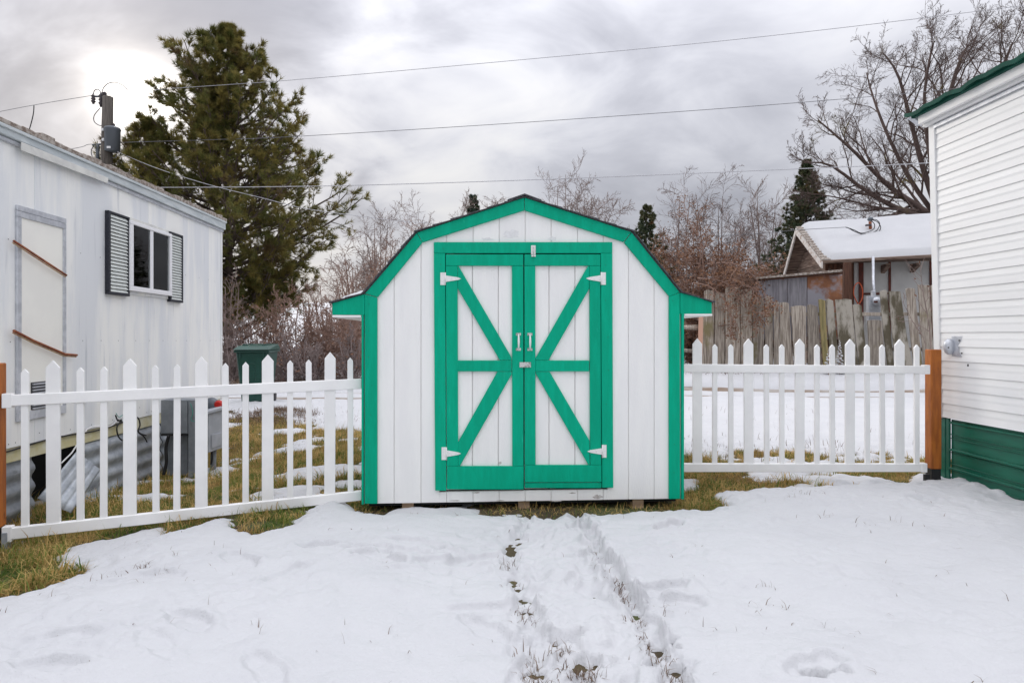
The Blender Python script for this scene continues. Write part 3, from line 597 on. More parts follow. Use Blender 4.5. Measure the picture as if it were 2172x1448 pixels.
# doors
def hinge(par, x0, x1, y0, y1, tipx, tipy):
    prism('hinge', Q([(x0, y0), (x1, y0), (x1, y1), (x0, y1)], T - .004), T - .005, T - .0005, M['hw'], par, .001)
    xe = x1 if abs(tipx - x1) < abs(tipx - x0) else x0; sg = 1 if tipx > xe else -1
    prism('hinge_strap', Q([(xe + sg * .6, tipy - 7), (tipx - sg * 6, tipy - 2.6), (tipx, tipy), (tipx - sg * 6, tipy + 2.6), (xe + sg * .6, tipy + 7)], T - .004), T - .005, T - .0005, M['hw'], par, .001)
    xc = q((x0 + x1) / 2 if False else xe, 600, T)[0]
    tube('hinge_pin', [(xc, T - .006, q(xe, y1, T)[1]), (xc, T - .006, q(xe, y0, T)[1])], .005, M['hw'], par, 8)
def door(side):
    if side < 0: xo, xs, xi, xe = 945.5, 970.5, 1086, 1110; yb_, yt = 1037.5, 539.5
    else: xo, xs, xi, xe = 1273.5, 1250.5, 1135.5, 1112.5; yb_, yt = 1035, 539.5
    bo = 3 if side < 0 else 3
    zlo = q(1100, 1036.5)[1]; zhi = q(1100, 539.5)[1]
    xA, xB = sorted((q(xo, 800)[0], q(xe, 800)[0]))
    d = box('door', (xA, .013, zlo), (xB, .029, zhi), M['white'], shed, .001)
    gr = [q(p, 800)[0] for p in ((946, 1002, 1057, 1110) if side < 0 else (1112.5, 1164.5, 1219.5, 1273.5))]
    for a, b in zip(gr[:-1], gr[1:]): box('siding_board', (a + .003, 0, zlo + .002), (b - .003, .0125, zhi - .002), M['white'], d, .0025)
    ysb = 988 if side < 0 else 985.5
    pr = lambda n, pts: prism(n, Q(pts), T, -.0005, M['green'], d, .0022)
    pr('rail', [(xo, yt), (xe, yt), (xe, 563.5), (xo, 563.5)])
    pr('rail', [(xo + bo * .8, ysb + .5), (xe + .7, ysb + .5), (xe + .7, yb_ if side < 0 else 1022.5), (xo + bo * .8, yb_ if side < 0 else 1022)])
    if side > 0: prism('rail', Q([(xo + 2.5, 1023.5), (xe + .7, 1024), (xe + .7, yb_), (xo + 2.5, yb_)]), T + .004, -.0005, M['green'], d, .0022)
    pr('stile', [(xo, 564), (xs, 564), (xs + 1.5, ysb), (xo + 2, ysb)]); pr('stile', [(xi, 564), (xe, 564), (xe + .5, ysb), (xi + .7, ysb)])
    pr('rail', [(xs + .8 * -side * 0 + (.6 if side < 0 else -.6), 764.3), (xi + (-.6 if side < 0 else .6), 764.3), (xi + (-.6 if side < 0 else .6), 787.5), (xs + (.6 if side < 0 else -.6), 787.5)])
    if side < 0:
        pr('brace', [(971, 564.5), (973, 564.5), (1085.3, 758), (1085.3, 763.7), (1060, 763.7), (971, 612)])
        pr('brace', [(1055, 788.2), (1085.3, 788.2), (1085.8, 793), (976, 987.5), (972.3, 987.5), (971.8, 937)])
    else:
        pr('brace', [(1250, 564.5), (1247, 564.5), (1136.3, 759), (1136.3, 763.7), (1164, 763.7), (1250, 612)])
        pr('brace', [(1136.8, 788.2), (1166, 788.2), (1250.6, 934), (1251, 985), (1248, 985), (1137, 793)])
    if side < 0: hinge(d, 934, 944.5, 578, 604.5, 978, 591); hinge(d, 936.5, 947, 948, 975, 978, 961.5)
    else: hinge(d, 1275, 1285, 577.5, 604, 1243, 590.5); hinge(d, 1277.5, 1286.5, 943, 970, 1245.5, 957)
    # pull handle
    hx0 = 1099.7 if side < 0 else 1123.9
    for y0, y1 in ((706, 711.5), (737.8, 743.5)): prism('handle_plate', Q([(hx0 - 5.3, y0), (hx0 + 5.3, y0), (hx0 + 5.3, y1), (hx0 - 5.3, y1)], T - .003), T - .004, T - .0003, M['steel_old'], d, .001)
    x_ = q(hx0, 720, T)[0]; za, zz_ = q(hx0, 711, T)[1], q(hx0, 738, T)[1]; h = za - zz_
    tube('handle', smooth_curve([(x_, T - .004, za + .005), (x_, T - .022, za - h * .08), (x_, T - .030, za - h * .5), (x_, T - .022, za - h * .92), (x_, T - .004, zz_ - .005)], 13),
         list(np.interp(np.linspace(0, 1, 13), [0, .15, .5, .85, 1], [.005, .0055, .0085, .0055, .005])), M['hw'], d, 10)
    return d
dl = door(-1); dr = door(1)
# hasp and bolt
hp = prism('latch', Q([(1102, 768), (1126, 768), (1126, 779), (1102, 779)], T - .006), T - .008, T - .003, M['steel_old'], shed, .001)
tube('latch_staple', smooth_curve([(q(1120, 773, T)[0], T - .008, q(0, 770.5)[1] if False else q(1120, 771, T)[1]), (q(1120, 773, T)[0], T - .022, q(1120, 773.5, T)[1]), (q(1120, 773, T)[0], T - .008, q(1120, 776, T)[1])], 7), .003, M['steel_old'], shed, 6)
bt = prism('bolt_plate', Q([(1126.5, 520.5), (1136, 520.5), (1136, 540), (1126.5, 540)], T - .003), T - .005, T - .0005, M['hw'], shed, .001)
tube('bolt', [(q(1131.3, 522, T)[0], T - .010, q(1131, 522, T)[1]), (q(1131.3, 522, T)[0], T - .010, q(1131, 545, T)[1])], .0045, M['steel_old'], shed, 8)
prism('bolt_keeper', Q([(1127, 541), (1136, 541), (1136, 544.5), (1127, 544.5)], T - .003), T - .012, T - .0005, M['hw'], shed, .001)
Vn = []; Fn = []; rn = random.Random(8)
for px_, py_ in [(785, 640 + 60 * i) for i in range(8)] + [(1431, 640 + 60 * i) for i in range(8)] + [(932, 560 + 75 * i) for i in range(7)] + [(1288, 560 + 75 * i) for i in range(7)] + [(940 + 52 * i, 525) for i in range(7)] + [(900 + 70 * i, 478 - 20 * i) for i in range(3)] + [(1190 + 70 * i, 455 + 20 * i) for i in range(3)]:
    xn_, zn_ = q(px_ + rn.uniform(-4, 4), py_ + rn.uniform(-5, 5), T); b_ = len(Vn); rd = .0028
    Vn.extend([(xn_ + rd * math.cos(t), T - .0006, zn_ + rd * math.sin(t)) for t in np.linspace(0, 2 * math.pi, 6, endpoint=False)]); Fn.append(tuple(b_ + i for i in range(5, -1, -1)))
link('nail_heads', bevel_mesh(mesh('nail_heads', Vn, Fn), 0), mat('nail_rust', (0.03, 0.05, 0.04), rough=.8), shed, kind='stuff')
# flaked paint patches
def flake(pts, c): prism('flaked_paint', Q(pts, -.0006), -.0010, .0005, c, shed, 0)
M['flake'] = mat('flaked_paint', (0.72, 0.715, 0.71), (0.80, 0.80, 0.80), 30, rough=0.9)
M['flake2'] = mat('flaked_wood', (0.42, 0.38, 0.35), (0.6, 0.58, 0.56), 30, rough=0.9)
def blob(cx, cy, w, h, seed, n=18):
    r_ = np.random.RandomState(seed); return [(cx + w * math.cos(t) * r_.uniform(.55, 1.1), cy + h * math.sin(t) * r_.uniform(.5, 1.1)) for t in np.linspace(0, 2 * math.pi, n, endpoint=False)]
for k_, (x_, y_, w_, h_, c_) in enumerate([(1083, 497, 22, 10, 'flake'), (1032, 507, 14, 4, 'flake'), (1172, 506, 12, 5, 'flake'), (1268, 1053, 11, 5, 'flake2'), (1180, 1062, 15, 1.5, 'flake2'), (1060, 1061, 10, 1.5, 'flake2'), (1060.7, 981.5, 4, 3.5, 'flake2'),
                                           (965, 1061, 12, 1.5, 'flake2'), (1010, 1044, 10, 1.8, 'flake2'), (1215, 1045, 9, 1.5, 'flake2')]):
    flake(blob(x_, y_, w_, h_, k_ + 3), M[c_])
# roof: courses of shingles on six slopes
def slope(a, b, nc, t=.010):
    """a: upper point, b: lower point (x,z) of the outer roof line"""
    a = np.array(a); b = np.array(b); L = np.linalg.norm(b - a); u = (b - a) / L; nrm = np.array([-u[1], u[0]]); 
    if nrm[1] < 0: nrm = -nrm
    prism('roof_deck', [tuple(a), tuple(b), tuple(b - nrm * .012), tuple(a - nrm * .012)], T + .004, D + .04, M['shingle'], shed, 0)
    rr = random.Random(int(abs(a[0]) * 1000 + abs(b[0]) * 77))
    for i in range(nc):
        s0 = L * i / nc - .02; s1 = L * (i + 1) / nc + .012 + rr.uniform(-.004, .004)
        p = a + u * max(s0, 0); e = a + u * s1
        pl = [tuple(p + nrm * .003), tuple(e + nrm * (.010 + rr.uniform(0, .004))), tuple(e + nrm * (.003 + t * .6)), tuple(p + nrm * .0005)]
        prism('shingle_course', [pl[0], (pl[1][0], pl[1][1]), tuple(e + nrm * .001), tuple(p + nrm * .0)], T - .014 - rr.uniform(0, .008), D + .05, M['shingle'], shed, 0)
pk_ = q(1112.5, 418, T); kl = q(882, 492, T); kr = q(1342, 491, T); jl = q(771, 622, T); jr = q(1444, 619.5, T); tl = q(702, 642, T); tr = q(1512, 641, T)
slope(pk_, kl, 6); slope(pk_, kr, 6); slope(kl, jl, 4); slope(kr, jr, 4); slope(jl, tl, 2); slope(jr, tr, 2)
prism('ridge_cap', [(pk_[0] - .13, pk_[1] - .032), (pk_[0], pk_[1] + .012), (pk_[0] + .13, pk_[1] - .032), (pk_[0] + .13, pk_[1] - .022), (pk_[0], pk_[1] + .024), (pk_[0] - .13, pk_[1] - .022)], T - .018, D + .05, M['shingle'], shed, 0)
# skids and blocks
for px in (864, 1112, 1356):
    x_ = q(px, 1065)[0]; wdt = .045
    box('skid', (x_ - wdt, .03, -.12), (x_ + wdt, D - .05, zb - .002), M['block'], shed, .004)
box('floor_frame', (wl + .03, .05, zb - .03), (wr - .03, D - .02, zb + .02), M['dark'], shed, 0)  # frame coloured near black for the shade under the shed
# snow on its roof
def roof_snow(a, b, s0, s1, th, y0, y1, seed, label):
    a = np.array(a); b = np.array(b); u = b - a; L = np.linalg.norm(u); u = u / L; n = np.array([-u[1], u[0]]); n = n if n[1] > 0 else -n
    ns, ny = 30, 16; V = []; r_ = np.random.RandomState(seed)
    S, Yv = np.meshgrid(np.linspace(s0, s1, ns), np.linspace(y0, y1, ny)); e = np.minimum(np.minimum(S - s0, s1 - S) / (.15 * (s1 - s0)), 1) ; e2 = np.minimum((Yv - y0) / .02, 1)
    Hh = th * np.sqrt(np.clip(e, 0, 1)) * np.sqrt(np.clip(e2, 0, 1)) * (.5 + fbm(S * 9, Yv * 3, seed)) + .016
    Hh = np.where((e <= 0) | (e2 <= 0), .004, Hh)
    XX = a[0] + u[0] * S + n[0] * Hh; ZZ = a[1] + u[1] * S + n[1] * Hh
    me = grid_mesh('roof_snow', XX, Yv, ZZ); o = link('roof_snow', me, M['snow'], kind='stuff', label=label); o.location = FS.o; o.rotation_euler = (0, 0, FS.yaw)
roof_snow(pk_, kl, .12, .72, .018, T - .004, D, 5, 'thin snow on the upper left slope of the shed roof')
roof_snow(jl, tl, .0, .20, .026, T - .004, D, 6, 'thin snow on the flared left eave of the shed')
roof_snow(jr, tr, .02, .16, .012, T - .004, D, 7, 'trace of snow on the flared right eave of the shed')

# ------------------------------------------------------------------ picket fences
def picket(par, x, w, z0, ztop, y0=-.011, y1=.011):
    tp_ = w * .62
    h = w / 2
    v = [(x - h, z0), (x + h, z0), (x + h, ztop - tp_), (x, ztop), (x - h, ztop - tp_)]
    k = (_h(np.array(x * 997).astype(int), np.array(3), 5) - .5) * .010
    v = [(a + (b - .9) * float(k), b) for a, b in v]
    return prism('picket', v, y0, y1, M['vinyl'], par, .0015)
Ax, Ay = (-6 - CX) * 4.02 / F, 4.02; Bx, By = (768 - CX) * 4.74 / F, 4.74
FL = Frame((Ax, Ay), math.atan2(By - Ay, Bx - Ax))
lf = empty('picket_fence', FL, label='white vinyl picket fence left of the shed, sloping down to an orange post', cat='picket fence', group='white vinyl picket fences')
ql = FL.q
def rail(par, fr, p0, p1, q0, q1, t=.022):
    a = fr.q(*p0, -t); b = fr.q(*p1, -t); c = fr.q(*q1, -t); d = fr.q(*q0, -t)
    return prism('rail', [a, b, c, d], -t, t, M['vinyl'], par, .004)
rail(lf, FL, (6, 838), (767, 803), (6, 862), (767, 824.5)); rail(lf, FL, (8, 1121), (767, 1041), (8, 1146), (767, 1061))
PL = [(53.5, 782, 0), (113, 764, 1), (171, 779, 0), (221, 777, 0), (276, 760, 1), (330, 774, 0), (376, 772.5, 0), (427.5, 756, 1), (478, 769.5, 0), (521, 767.5, 0), (568, 751.5, 1), (615.5, 763.5, 0), (655, 762, 0), (700, 746, 1), (743, 758, 0)]
for px, py, big in PL:
    x_, zt_ = ql(px, py); zlow = ql(px, 1130 - (px / 767) * 79)[1] - .02
    picket(lf, x_, .080 if big else .042, zlow, zt_)
# end sockets, orange post, bracket
for ya, yb2 in ((835, 865), (1118, 1149)):
    a = ql(3, ya, -.026); b = ql(24, yb2, -.026); box('rail_socket', (a[0], -.027, b[1]), (b[0], .027, a[1]), M['vinyl'], lf, .003)
p0x = ql(8, 900)[0]
box('post', (p0x - .11, -.03, ql(5, 1118)[1]), (p0x - .012, .07, ql(5, 770)[1]), M['cedar'], lf, .006, label='orange stained square wooden post')
box('post_base', (p0x - .105, -.025, -.2), (p0x - .017, .065, ql(5, 1118)[1] - .002), M['black'], lf, .002)
a = ql(3, 1130, -.03); b = ql(15, 1172, -.03)
box('bracket', (a[0], -.034, b[1]), (b[0], -.0295, a[1]), M['galv'], lf, .001); box('bracket', (b[0] - .004, -.029, b[1]), (b[0], .03, a[1] - .004), M['galv'], lf, .001)
FR = Frame(((1449 - CX) * 5.35 / F, 5.35), 0.0)
rf = empty('picket_fence', FR, label='level white picket fence right of the shed, ending at an orange post', cat='picket fence', group='white vinyl picket fences')
rail(rf, FR, (1446, 772), (1968, 776), (1446, 789.5), (1968, 792.5)); rail(rf, FR, (1446, 983), (1964, 983.5), (1446, 1001), (1964, 1000.5))
qr = FR.q
for px, big in [(1479, 1), (1516, 0), (1550, 0), (1587.5, 1), (1625.5, 0), (1658, 0), (1696, 1), (1732.6, 0), (1765, 0), (1802.5, 1), (1839, 0), (1871, 0), (1907.6, 1), (1944, 0)]:
    x_, zt_ = qr(px, 717.5 + (px - 1479) * .004 if big else 729.5 + (px - 1479) * .003)
    o = picket(rf, x_, .080 if big else .042, .13, zt_)
for ya, yb2, xa in ((774, 793.5, 1961), (982.5, 1001.5, 1955)):
    a = qr(xa, ya, -.024); b = qr(xa + 12, yb2, -.024); box('rail_socket', (a[0], -.027, b[1]), (b[0], .027, a[1]), M['vinyl'], rf, .003)
px0 = qr(1976, 900, .028)[0]
pst = box('post', (-.046, -.046, 0), (.046, .046, qr(1980, 741, .05)[1] - .13), M['cedar'], rf, .006, label='orange stained square wooden post'); pst.location = (px0 + .046, .075, .13); pst.rotation_euler = (0, 0, math.radians(-3))
box('post_base', (px0 + .005, .033, -.1), (px0 + .087, .117, .1295), M['black'], rf, .002); box('post_bracket', (px0 - .075, .0, .0), (px0 - .03, .03, .09), M['black'], rf, .002)

# ------------------------------------------------------------------ left trailer
cT = 8.5; FT = Frame(((470 - CX) * cT / F, cT), math.radians(90) + math.atan(86 / 1300.))
tr_ = empty('mobile_home', FT, label='weathered white mobile home with louvred shutters and loose metal skirting at the left edge', cat='mobile home')
qt = FT.q
xN = -6.2
def zl(px0, py0, px1, py1):   # a straight edge on the wall through two photo points -> z as function of local x
    a = qt(px0, py0); b = qt(px1, py1); k = (b[1] - a[1]) / (b[0] - a[0]); return lambda x: a[1] + k * (x - a[0])
topz = zl(0, 288, 470, 489); botz = zl(0, 955, 325, 879); midz = zl(0, 987, 325, 902)
seams = [xN] + [qt(p, 600)[0] for p in (73, 315, 443)] + [0]
for a, b in zip(seams[:-1], seams[1:]):
    prism('wall_panel', [(a + .0015, botz(a)), (b - .0015, botz(b)), (b - .0015, topz(b)), (a + .0015, topz(a))], 0, .03, M['trailer'], tr_, .0015)
prism('end_wall', [(-.001, 0.5), (0, 0.5), (0, topz(0)), (-.001, topz(0))], .032, 3.2, M['trailer'], tr_, 0)
prism('corner_trim', [(-.03, botz(0)), (.012, botz(0)), (.012, topz(0)), (-.03, topz(0))], -.008, -.0005, M['trailer'], tr_, .003)
f1 = zl(0, 266, 470, 470); f2 = zl(0, 287, 470, 487)
prism('fascia', [(xN, f2(xN)), (.03, f2(.03)), (.03, f1(.03)), (xN, f1(xN))], -.045, -.002, M['fascia'], tr_, .006)
prism('fascia_lip', [(xN, f1(xN) - .022), (.034, f1(.034) - .022), (.034, f1(.034) + .004), (xN, f1(xN) + .004)], -.060, -.046, M['fascia'], tr_, .004)
prism('lower_trim', [(xN, f2(xN) - .035), (.02, f2(.02) - .035), (.02, f2(.02) - .003), (xN, f2(xN) - .003)], -.022, -.001, M['alu'], tr_, .004)
a = qt(30, 303); b = qt(216, 389)
prism('fascia_cover', [(a[0], f2(a[0]) - .07), (b[0], f2(b[0]) - .045), (b[0] + .01, f2(b[0]) + .01), (a[0], f2(a[0]) - .004)], -.055, -.0455, M['flap'], tr_, .003)
prism('roof', [(xN, f1(xN) + .006), (.05, f1(.05) + .006), (.05, f1(.05) + .045), (xN, f1(xN) + .04)], -.055, 3.3, M['rooftar'], tr_, .004)
for i in range(60):   # crumbling roof edge lumps
    x_ = random.Random(i).uniform(xN + .5, .03); w_ = random.Random(i + 99).uniform(.05, .16)
    if i < 34: box('roof_patch', (x_, -.05, f1(x_) + .036), (x_ + w_, .1, f1(x_) + .040 + random.Random(i + 7).uniform(.008, .03)), M['rooftar'], tr_, .004)
# screws
V = []; Fq = []
def screw(px, py, off=-.003, r_=.0045):
    x_, z_ = qt(px, py); b_ = len(V); V.extend([(x_ + r_ * math.cos(t), off, z_ + r_ * math.sin(t)) for t in np.linspace(0, 2 * math.pi, 6, endpoint=False)] + [(x_, off - .003, z_)])
    Fq.extend([(b_ + (i + 1) % 6, b_ + i, b_ + 6) for i in range(6)])
for cx_ in (703, 860, 1008, 1155, 1272, 1388, 1500, 1590, 1705, 1790, 1840, 1893): screw(cx_ / 4.022, 400 + 1296 / 4.022)
for cx_, cy_ in ((68, 431), (84, 1307), (686, 551), (852, 586), (1580, 738), (1697, 762), (1779, 779), (1831, 792), (1895, 1134)): screw(cx_ / 4.022, 400 + cy_ / 4.022)
for cx_, cy_ in ((93, 580), (50, 590), (240, 520), (430, 500), (480, 495), (560, 470), (620, 455), (690, 440), (855, 365), (900, 395), (930, 388)): screw(cx_ / 2.896, 740 + cy_ / 2.896 - 2)
link('screws', bevel_mesh(mesh('screws', V, Fq), 0), M['vent'], tr_, kind='stuff')
# window
def rect(px0, px1, py_tl, py_bl, py_tr=None, py_br=None):
    x0 = qt(px0, 500)[0]; x1 = qt(px1, 500)[0]; zt0 = qt(px0, py_tl)[1]; zb0 = qt(px0, py_bl)[1]
    zt1 = qt(px1, py_tr)[1] if py_tr else zt0; zb1 = qt(px1, py_br)[1] if py_br else zb0
    return x0, x1, (zb0 + zb1) / 2, (zt0 + zt1) / 2
x0, x1, z0, z1 = rect(265, 355, 466, 616, 497, 628)
win = box('window', (x0 + .02, -.006, z0 + .02), (x1 - .02, -.001, z1 - .02), M['dark'], tr_, 0)
fw = .035
for (a, b, c, d) in ((x0, x1, z0, z0 + .05), (x0, x1, z1 - fw, z1), (x0, x0 + .06, z0 + .051, z1 - fw - .001), (x1 - .045, x1, z0 + .051, z1 - fw - .001)): box('window_frame', (a, -.055, c), (b, -.0005, d), M['winframe'], win, .004)
xm = (qt(308, 550)[0] + qt(317, 550)[0]) / 2
box('mullion', (xm - .03, -.050, z0 + .051), (xm + .03, -.0065, z1 - fw - .001), M['winframe'], win, .004)
box('drip_strip', (x0 + .01, -.02, z1 + .001), (x1, -.001, z1 + .04), M['flap'], win, .003); box('sill_strip', (x0 + .02, -.014, z0 - .035), (x1, -.001, z0 - .001), M['trailer'], win, .003)
box('pane', (x0 + .061, -.042, z0 + .052), (xm - .031, -.039, z1 - fw - .002), M['glass'], win, 0); box('pane', (xm + .031, -.036, z0 + .052), (x1 - .046, -.033, z1 - fw - .002), M['glass'], win, 0)
nb = 22
for i in range(nb):
    z_ = z0 + .07 + (z1 - z0 - .14) * i / nb
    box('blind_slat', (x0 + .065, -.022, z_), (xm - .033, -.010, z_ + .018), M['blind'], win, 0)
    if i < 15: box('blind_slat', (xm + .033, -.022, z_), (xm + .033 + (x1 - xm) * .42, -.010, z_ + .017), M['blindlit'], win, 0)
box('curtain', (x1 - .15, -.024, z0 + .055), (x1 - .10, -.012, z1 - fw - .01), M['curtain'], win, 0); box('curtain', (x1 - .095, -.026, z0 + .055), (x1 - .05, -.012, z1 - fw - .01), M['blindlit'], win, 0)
def shutter(px0, px1, a, b, c, d, n):
    x0, x1, z0, z1 = rect(px0, px1, a, b, c, d)
    s = box('shutter', (x0 + .01, -.012, z0 + .01), (x1 - .01, -.001, z1 - .01), M['shutterframe'], tr_, 0)
    for (p, q_, r_, t_) in ((x0, x1, z0, z0 + .028), (x0, x1, z1 - .018, z1), (x0, x0 + .032, z0 + .029, z1 - .019), (x1 - .02, x1, z0 + .029, z1 - .019)): box('shutter_frame', (p, -.040, r_), (q_, -.0005, t_), M['shutterframe'], s, .003)
    me = None
    for i in range(n):
        z_ = z0 + .030 + (z1 - z0 - .05) * i / n; h_ = (z1 - z0 - .05) / n
        if me is None: me = bevel_mesh(mesh('slat', [(0, -.036, 0), (1, -.036, 0), (1, -.030, -.002), (0, -.030, -.002), (0, -.018, h_ * .90), (1, -.018, h_ * .90), (1, -.012, h_ * .90), (0, -.012, h_ * .90)], [(0, 1, 2, 3), (4, 5, 6, 7), (0, 4, 5, 1), (1, 5, 6, 2), (2, 6, 7, 3), (3, 7, 4, 0)]), 0)
        o = link('slat', me, M['shutter'], s); o.location = (x0 + .033, 0, z_); o.scale = (x1 - x0 - .054, 1, 1)
shutter(222, 267, 446, 625, 461, 627.5, 22); shutter(354, 381.6, 490, 640, 500.5, 642, 24)
# boarded door
x0, x1, z0, z1 = rect(31.5, 136, 437, 894, 461, 876)
dd_ = box('boarded_door', (x0 + .035, -.010, z0 + .05), (x1 - .02, -.001, z1 - .075), M['panelwhite'], tr_, .002)
for (a, b, c, d) in ((x0, x1, z1 - .09, z1 - .045), (x0, x1, z1 - .043, z1), (x0, x1, z0, z0 + .07), (x0, x0 + .045, z0 + .071, z1 - .091), (x1 - .035, x1, z0 + .071, z1 - .091)): box('door_frame', (a, -.02, c), (b, -.0005, d), M['alu'], dd_, .003)
v0, v1, w0, w1 = rect(62, 99, 811, 869)
vn_ = box('vent', (v0, -.018, w0), (v1, -.0105, w1), M['vent'], dd_, .002)
for i in range(9):
    z_ = w0 + (w1 - w0) * (i + .2) / 9; box('vent', (v0 + .008, -.028, z_), (v1 - .008, -.0185, z_ + .009), M['alu'], dd_, 0)
def bar(pts, w):
    p = [qt(a, b, -.045) for a, b in pts]
    me_pts = [(a, -.045, b) for a, b in p]
    tube('bar', me_pts, w, M['rust'], dd_, 6); tube('bar_edge', [(a, -.038, b - w * 1.5) for a, b in p], w * .55, M['rustlip'], dd_, 5)
bar([(29, 511), (60, 531), (110, 564), (141, 584)], .009); bar([(29, 701), (45, 709), (70, 722), (138, 751), (163, 753)], .010)
# belly board, cables, skirting
prism('belly_board', [(xN, midz(xN)), (-.02, midz(-.02)), (-.02, botz(-.02) - .003), (xN, botz(xN) - .003)], .012, .03, M['yellow'], tr_, .002)
tube('cable', [(xx, -.004, botz(xx) - .012 + .012 * math.sin(xx * 5)) for xx in np.linspace(xN, qt(260, 890)[0], 40)], .007, M['black'], tr_, 6)
tube('wire', smooth_curve([(qt(a, b, -.02)[0], -.02, qt(a, b, -.02)[1]) for a, b in [(181, 916), (186, 909), (200, 905), (225, 905), (240, 900), (248, 890)]], 24), .006, M['whitebit'], tr_, 6)
tube('wire', smooth_curve([(qt(a, b, -.02)[0], -.02, qt(a, b, -.02)[1]) for a, b in [(163, 943), (152, 960), (140, 972), (130, 982)]], 16), .006, M['whitebit'], tr_, 6)
for pp, mm in (([(245, 880), (250, 892), (258, 890), (248, 905), (251, 925), (260, 934)], 'black'), ([(262, 887), (290, 884), (297, 900), (293, 915), (305, 925), (312, 937)], 'black'), ([(250, 890), (262, 895), (268, 888)], 'black'), ([(293, 915), (300, 920), (310, 923)], 'black'),
               ([(246, 876), (252, 884), (260, 880)], 'greenwire')):
    tube('wire', smooth_curve([(qt(a, b, -.05)[0], -.05, qt(a, b, -.05)[1]) for a, b in pp], 22), .007 if mm == 'black' else .003, M[mm], tr_, 6)
def corrugated(name, x0, x1, zlo, zhi_fn, par, y=.02, amp=.016, per=.145, m='galv', nx=2):
    rows = int(18 * max(1, (zhi_fn(x0) - zlo) / .4)); Vv = []; 
    for i in range(rows + 1):
        for x in np.linspace(x0, x1, nx + 1):
            z = zhi_fn(x) - i / rows * (zhi_fn(x0) - zlo); Vv.append((x, y + amp * math.sin((z) * 2 * math.pi / per), z))
    n = nx + 1; Ff = [(i * n + j, i * n + j + 1, (i + 1) * n + j + 1, (i + 1) * n + j) for i in range(rows) for j in range(nx)]
    o = link(name, mesh(name, Vv, Ff, True), M[m], par); sm = o.modifiers.new('thickness', 'SOLIDIFY'); sm.thickness = .002
    return o
xo1 = qt(76, 1000)[0]; xo2 = qt(182, 950)[0]
corrugated('skirting_sheet', xN, xo1, -.3, lambda x: midz(x) - .004, tr_); corrugated('skirting_sheet', xo2, qt(344, 950)[0], -.45, lambda x: midz(x) - .004, tr_); corrugated('skirting_sheet', qt(346, 950)[0], -.02, -.45, lambda x: midz(x) - .004, tr_)
box('underfloor_shade', (xN, .5, -.4), (-.02, .55, midz(-3)), M['dark'], tr_, 0)  # black sheet set back under the trailer, painted shade for the skirting gap
# loose sheet
lsh = empty('loose_metal_sheet', loc=(0, 0, 0), label='loose ribbed galvanised sheet leaning against the gap in the trailer skirting', cat='metal sheet')
c0 = np.array(P(163, 957, 4.98)); c1 = np.array(P(214, 996, 5.15)); c2 = np.array(P(152, 1088, 4.72)); c3 = np.array(P(80, 1056, 4.62))
lsh.location = tuple((c2 + c3) / 2); base_ = (c2 + c3) / 2
Vv = []; nu, nv = 24, 6; nn = np.cross(c1 - c0, c3 - c0); nn /= np.linalg.norm(nn)
for i in range(nu + 1):
    for j in range(nv + 1):
        u_, v_ = i / nu, j / nv; p = (c0 * (1 - u_) + c1 * u_) * (1 - v_) + (c3 * (1 - u_) + c2 * u_) * v_
        rib = .006 * max(0, math.cos((u_ * 4.0) * 2 * math.pi)) ** 3; Vv.append(tuple(p - base_ + nn * rib))
Ff = [(i * (nv + 1) + j, i * (nv + 1) + j + 1, (i + 1) * (nv + 1) + j + 1, (i + 1) * (nv + 1) + j) for i in range(nu) for j in range(nv)]
o = link('sheet', mesh('sheet', Vv, Ff, True), M['galv'], lsh); sm = o.modifiers.new('thickness', 'SOLIDIFY'); sm.thickness = .0015
# roof whip and vent
w0_ = P(58, 288, 4.95); tube('roof_wire', smooth_curve([w0_, P(66, 262, 4.95), P(71, 240, 4.95), P(72, 224, 4.95)], 12), .004, M['black'], None, 6, label='thin bent black wire standing on the roof edge of the mobile home', cat='wire')

# electrical pedestal etc in front of trailer corner
def px_box(name, p0, p1, Yf, dep, m, par, bev=.004, **k):
    a = P(p0[0], p1[1], Yf); b = P(p1[0], p0[1], Yf); L = par.location
    return box(name, (a.x - L.x, a.y - L.y, a.z - L.z), (b.x - L.x, a.y - L.y + dep, b.z - L.z), m, par, bev, **k)
lo = P(370, 1012, 6.55)
ped = empty('electrical_pedestal', loc=(lo.x, lo.y, lo.z), label='tall grey metal electrical pedestal with an open lower bay, beside the trailer corner', cat='electrical box')
px_box('cover', (341, 848), (397, 919), 6.5, .22, M['greybox'], ped); px_box('back_panel', (354, 920), (398, 1008), 6.62, .05, M['greybox'], ped); px_box('side_channel', (399, 848), (416, 1013), 6.50, .2, M['greybox'], ped)
px_box('lip', (341, 920), (398, 924), 6.49, .03, M['black'], ped, .001)
tube('wire', smooth_curve([P(404, 855, 6.4) - lo, P(409, 875, 6.4) - lo, P(405, 890, 6.4) - lo, P(413, 893, 6.4) - lo], 14), .003, M['greenwire'], ped, 6)
tube('conduit', smooth_curve([P(358, 922, 6.5) - lo, P(352, 950, 6.5) - lo, P(353, 980, 6.5) - lo, P(347, 1006, 6.5) - lo], 14), .016, M['black'], ped, 8)
lo2 = P(458, 985, 6.7)
cab = empty('utility_cabinet', loc=(lo2.x, lo2.y, lo2.z), label='small pale grey utility cabinet on a leg beside the trailer corner', cat='utility cabinet')
def P_(a, b, y): v = P(a, b, y) - cab.location; return tuple(v)
hexa('body', [P_(442, 960, 6.55), P_(473, 949, 6.75), P_(473 - 12, 949, 7.0), P_(442 - 10, 960, 6.95), P_(442, 876, 6.55), P_(472, 867, 6.75), P_(472 - 12, 866, 7.0), P_(442 - 10, 874, 6.95)], M['boxlight'], cab, .006)
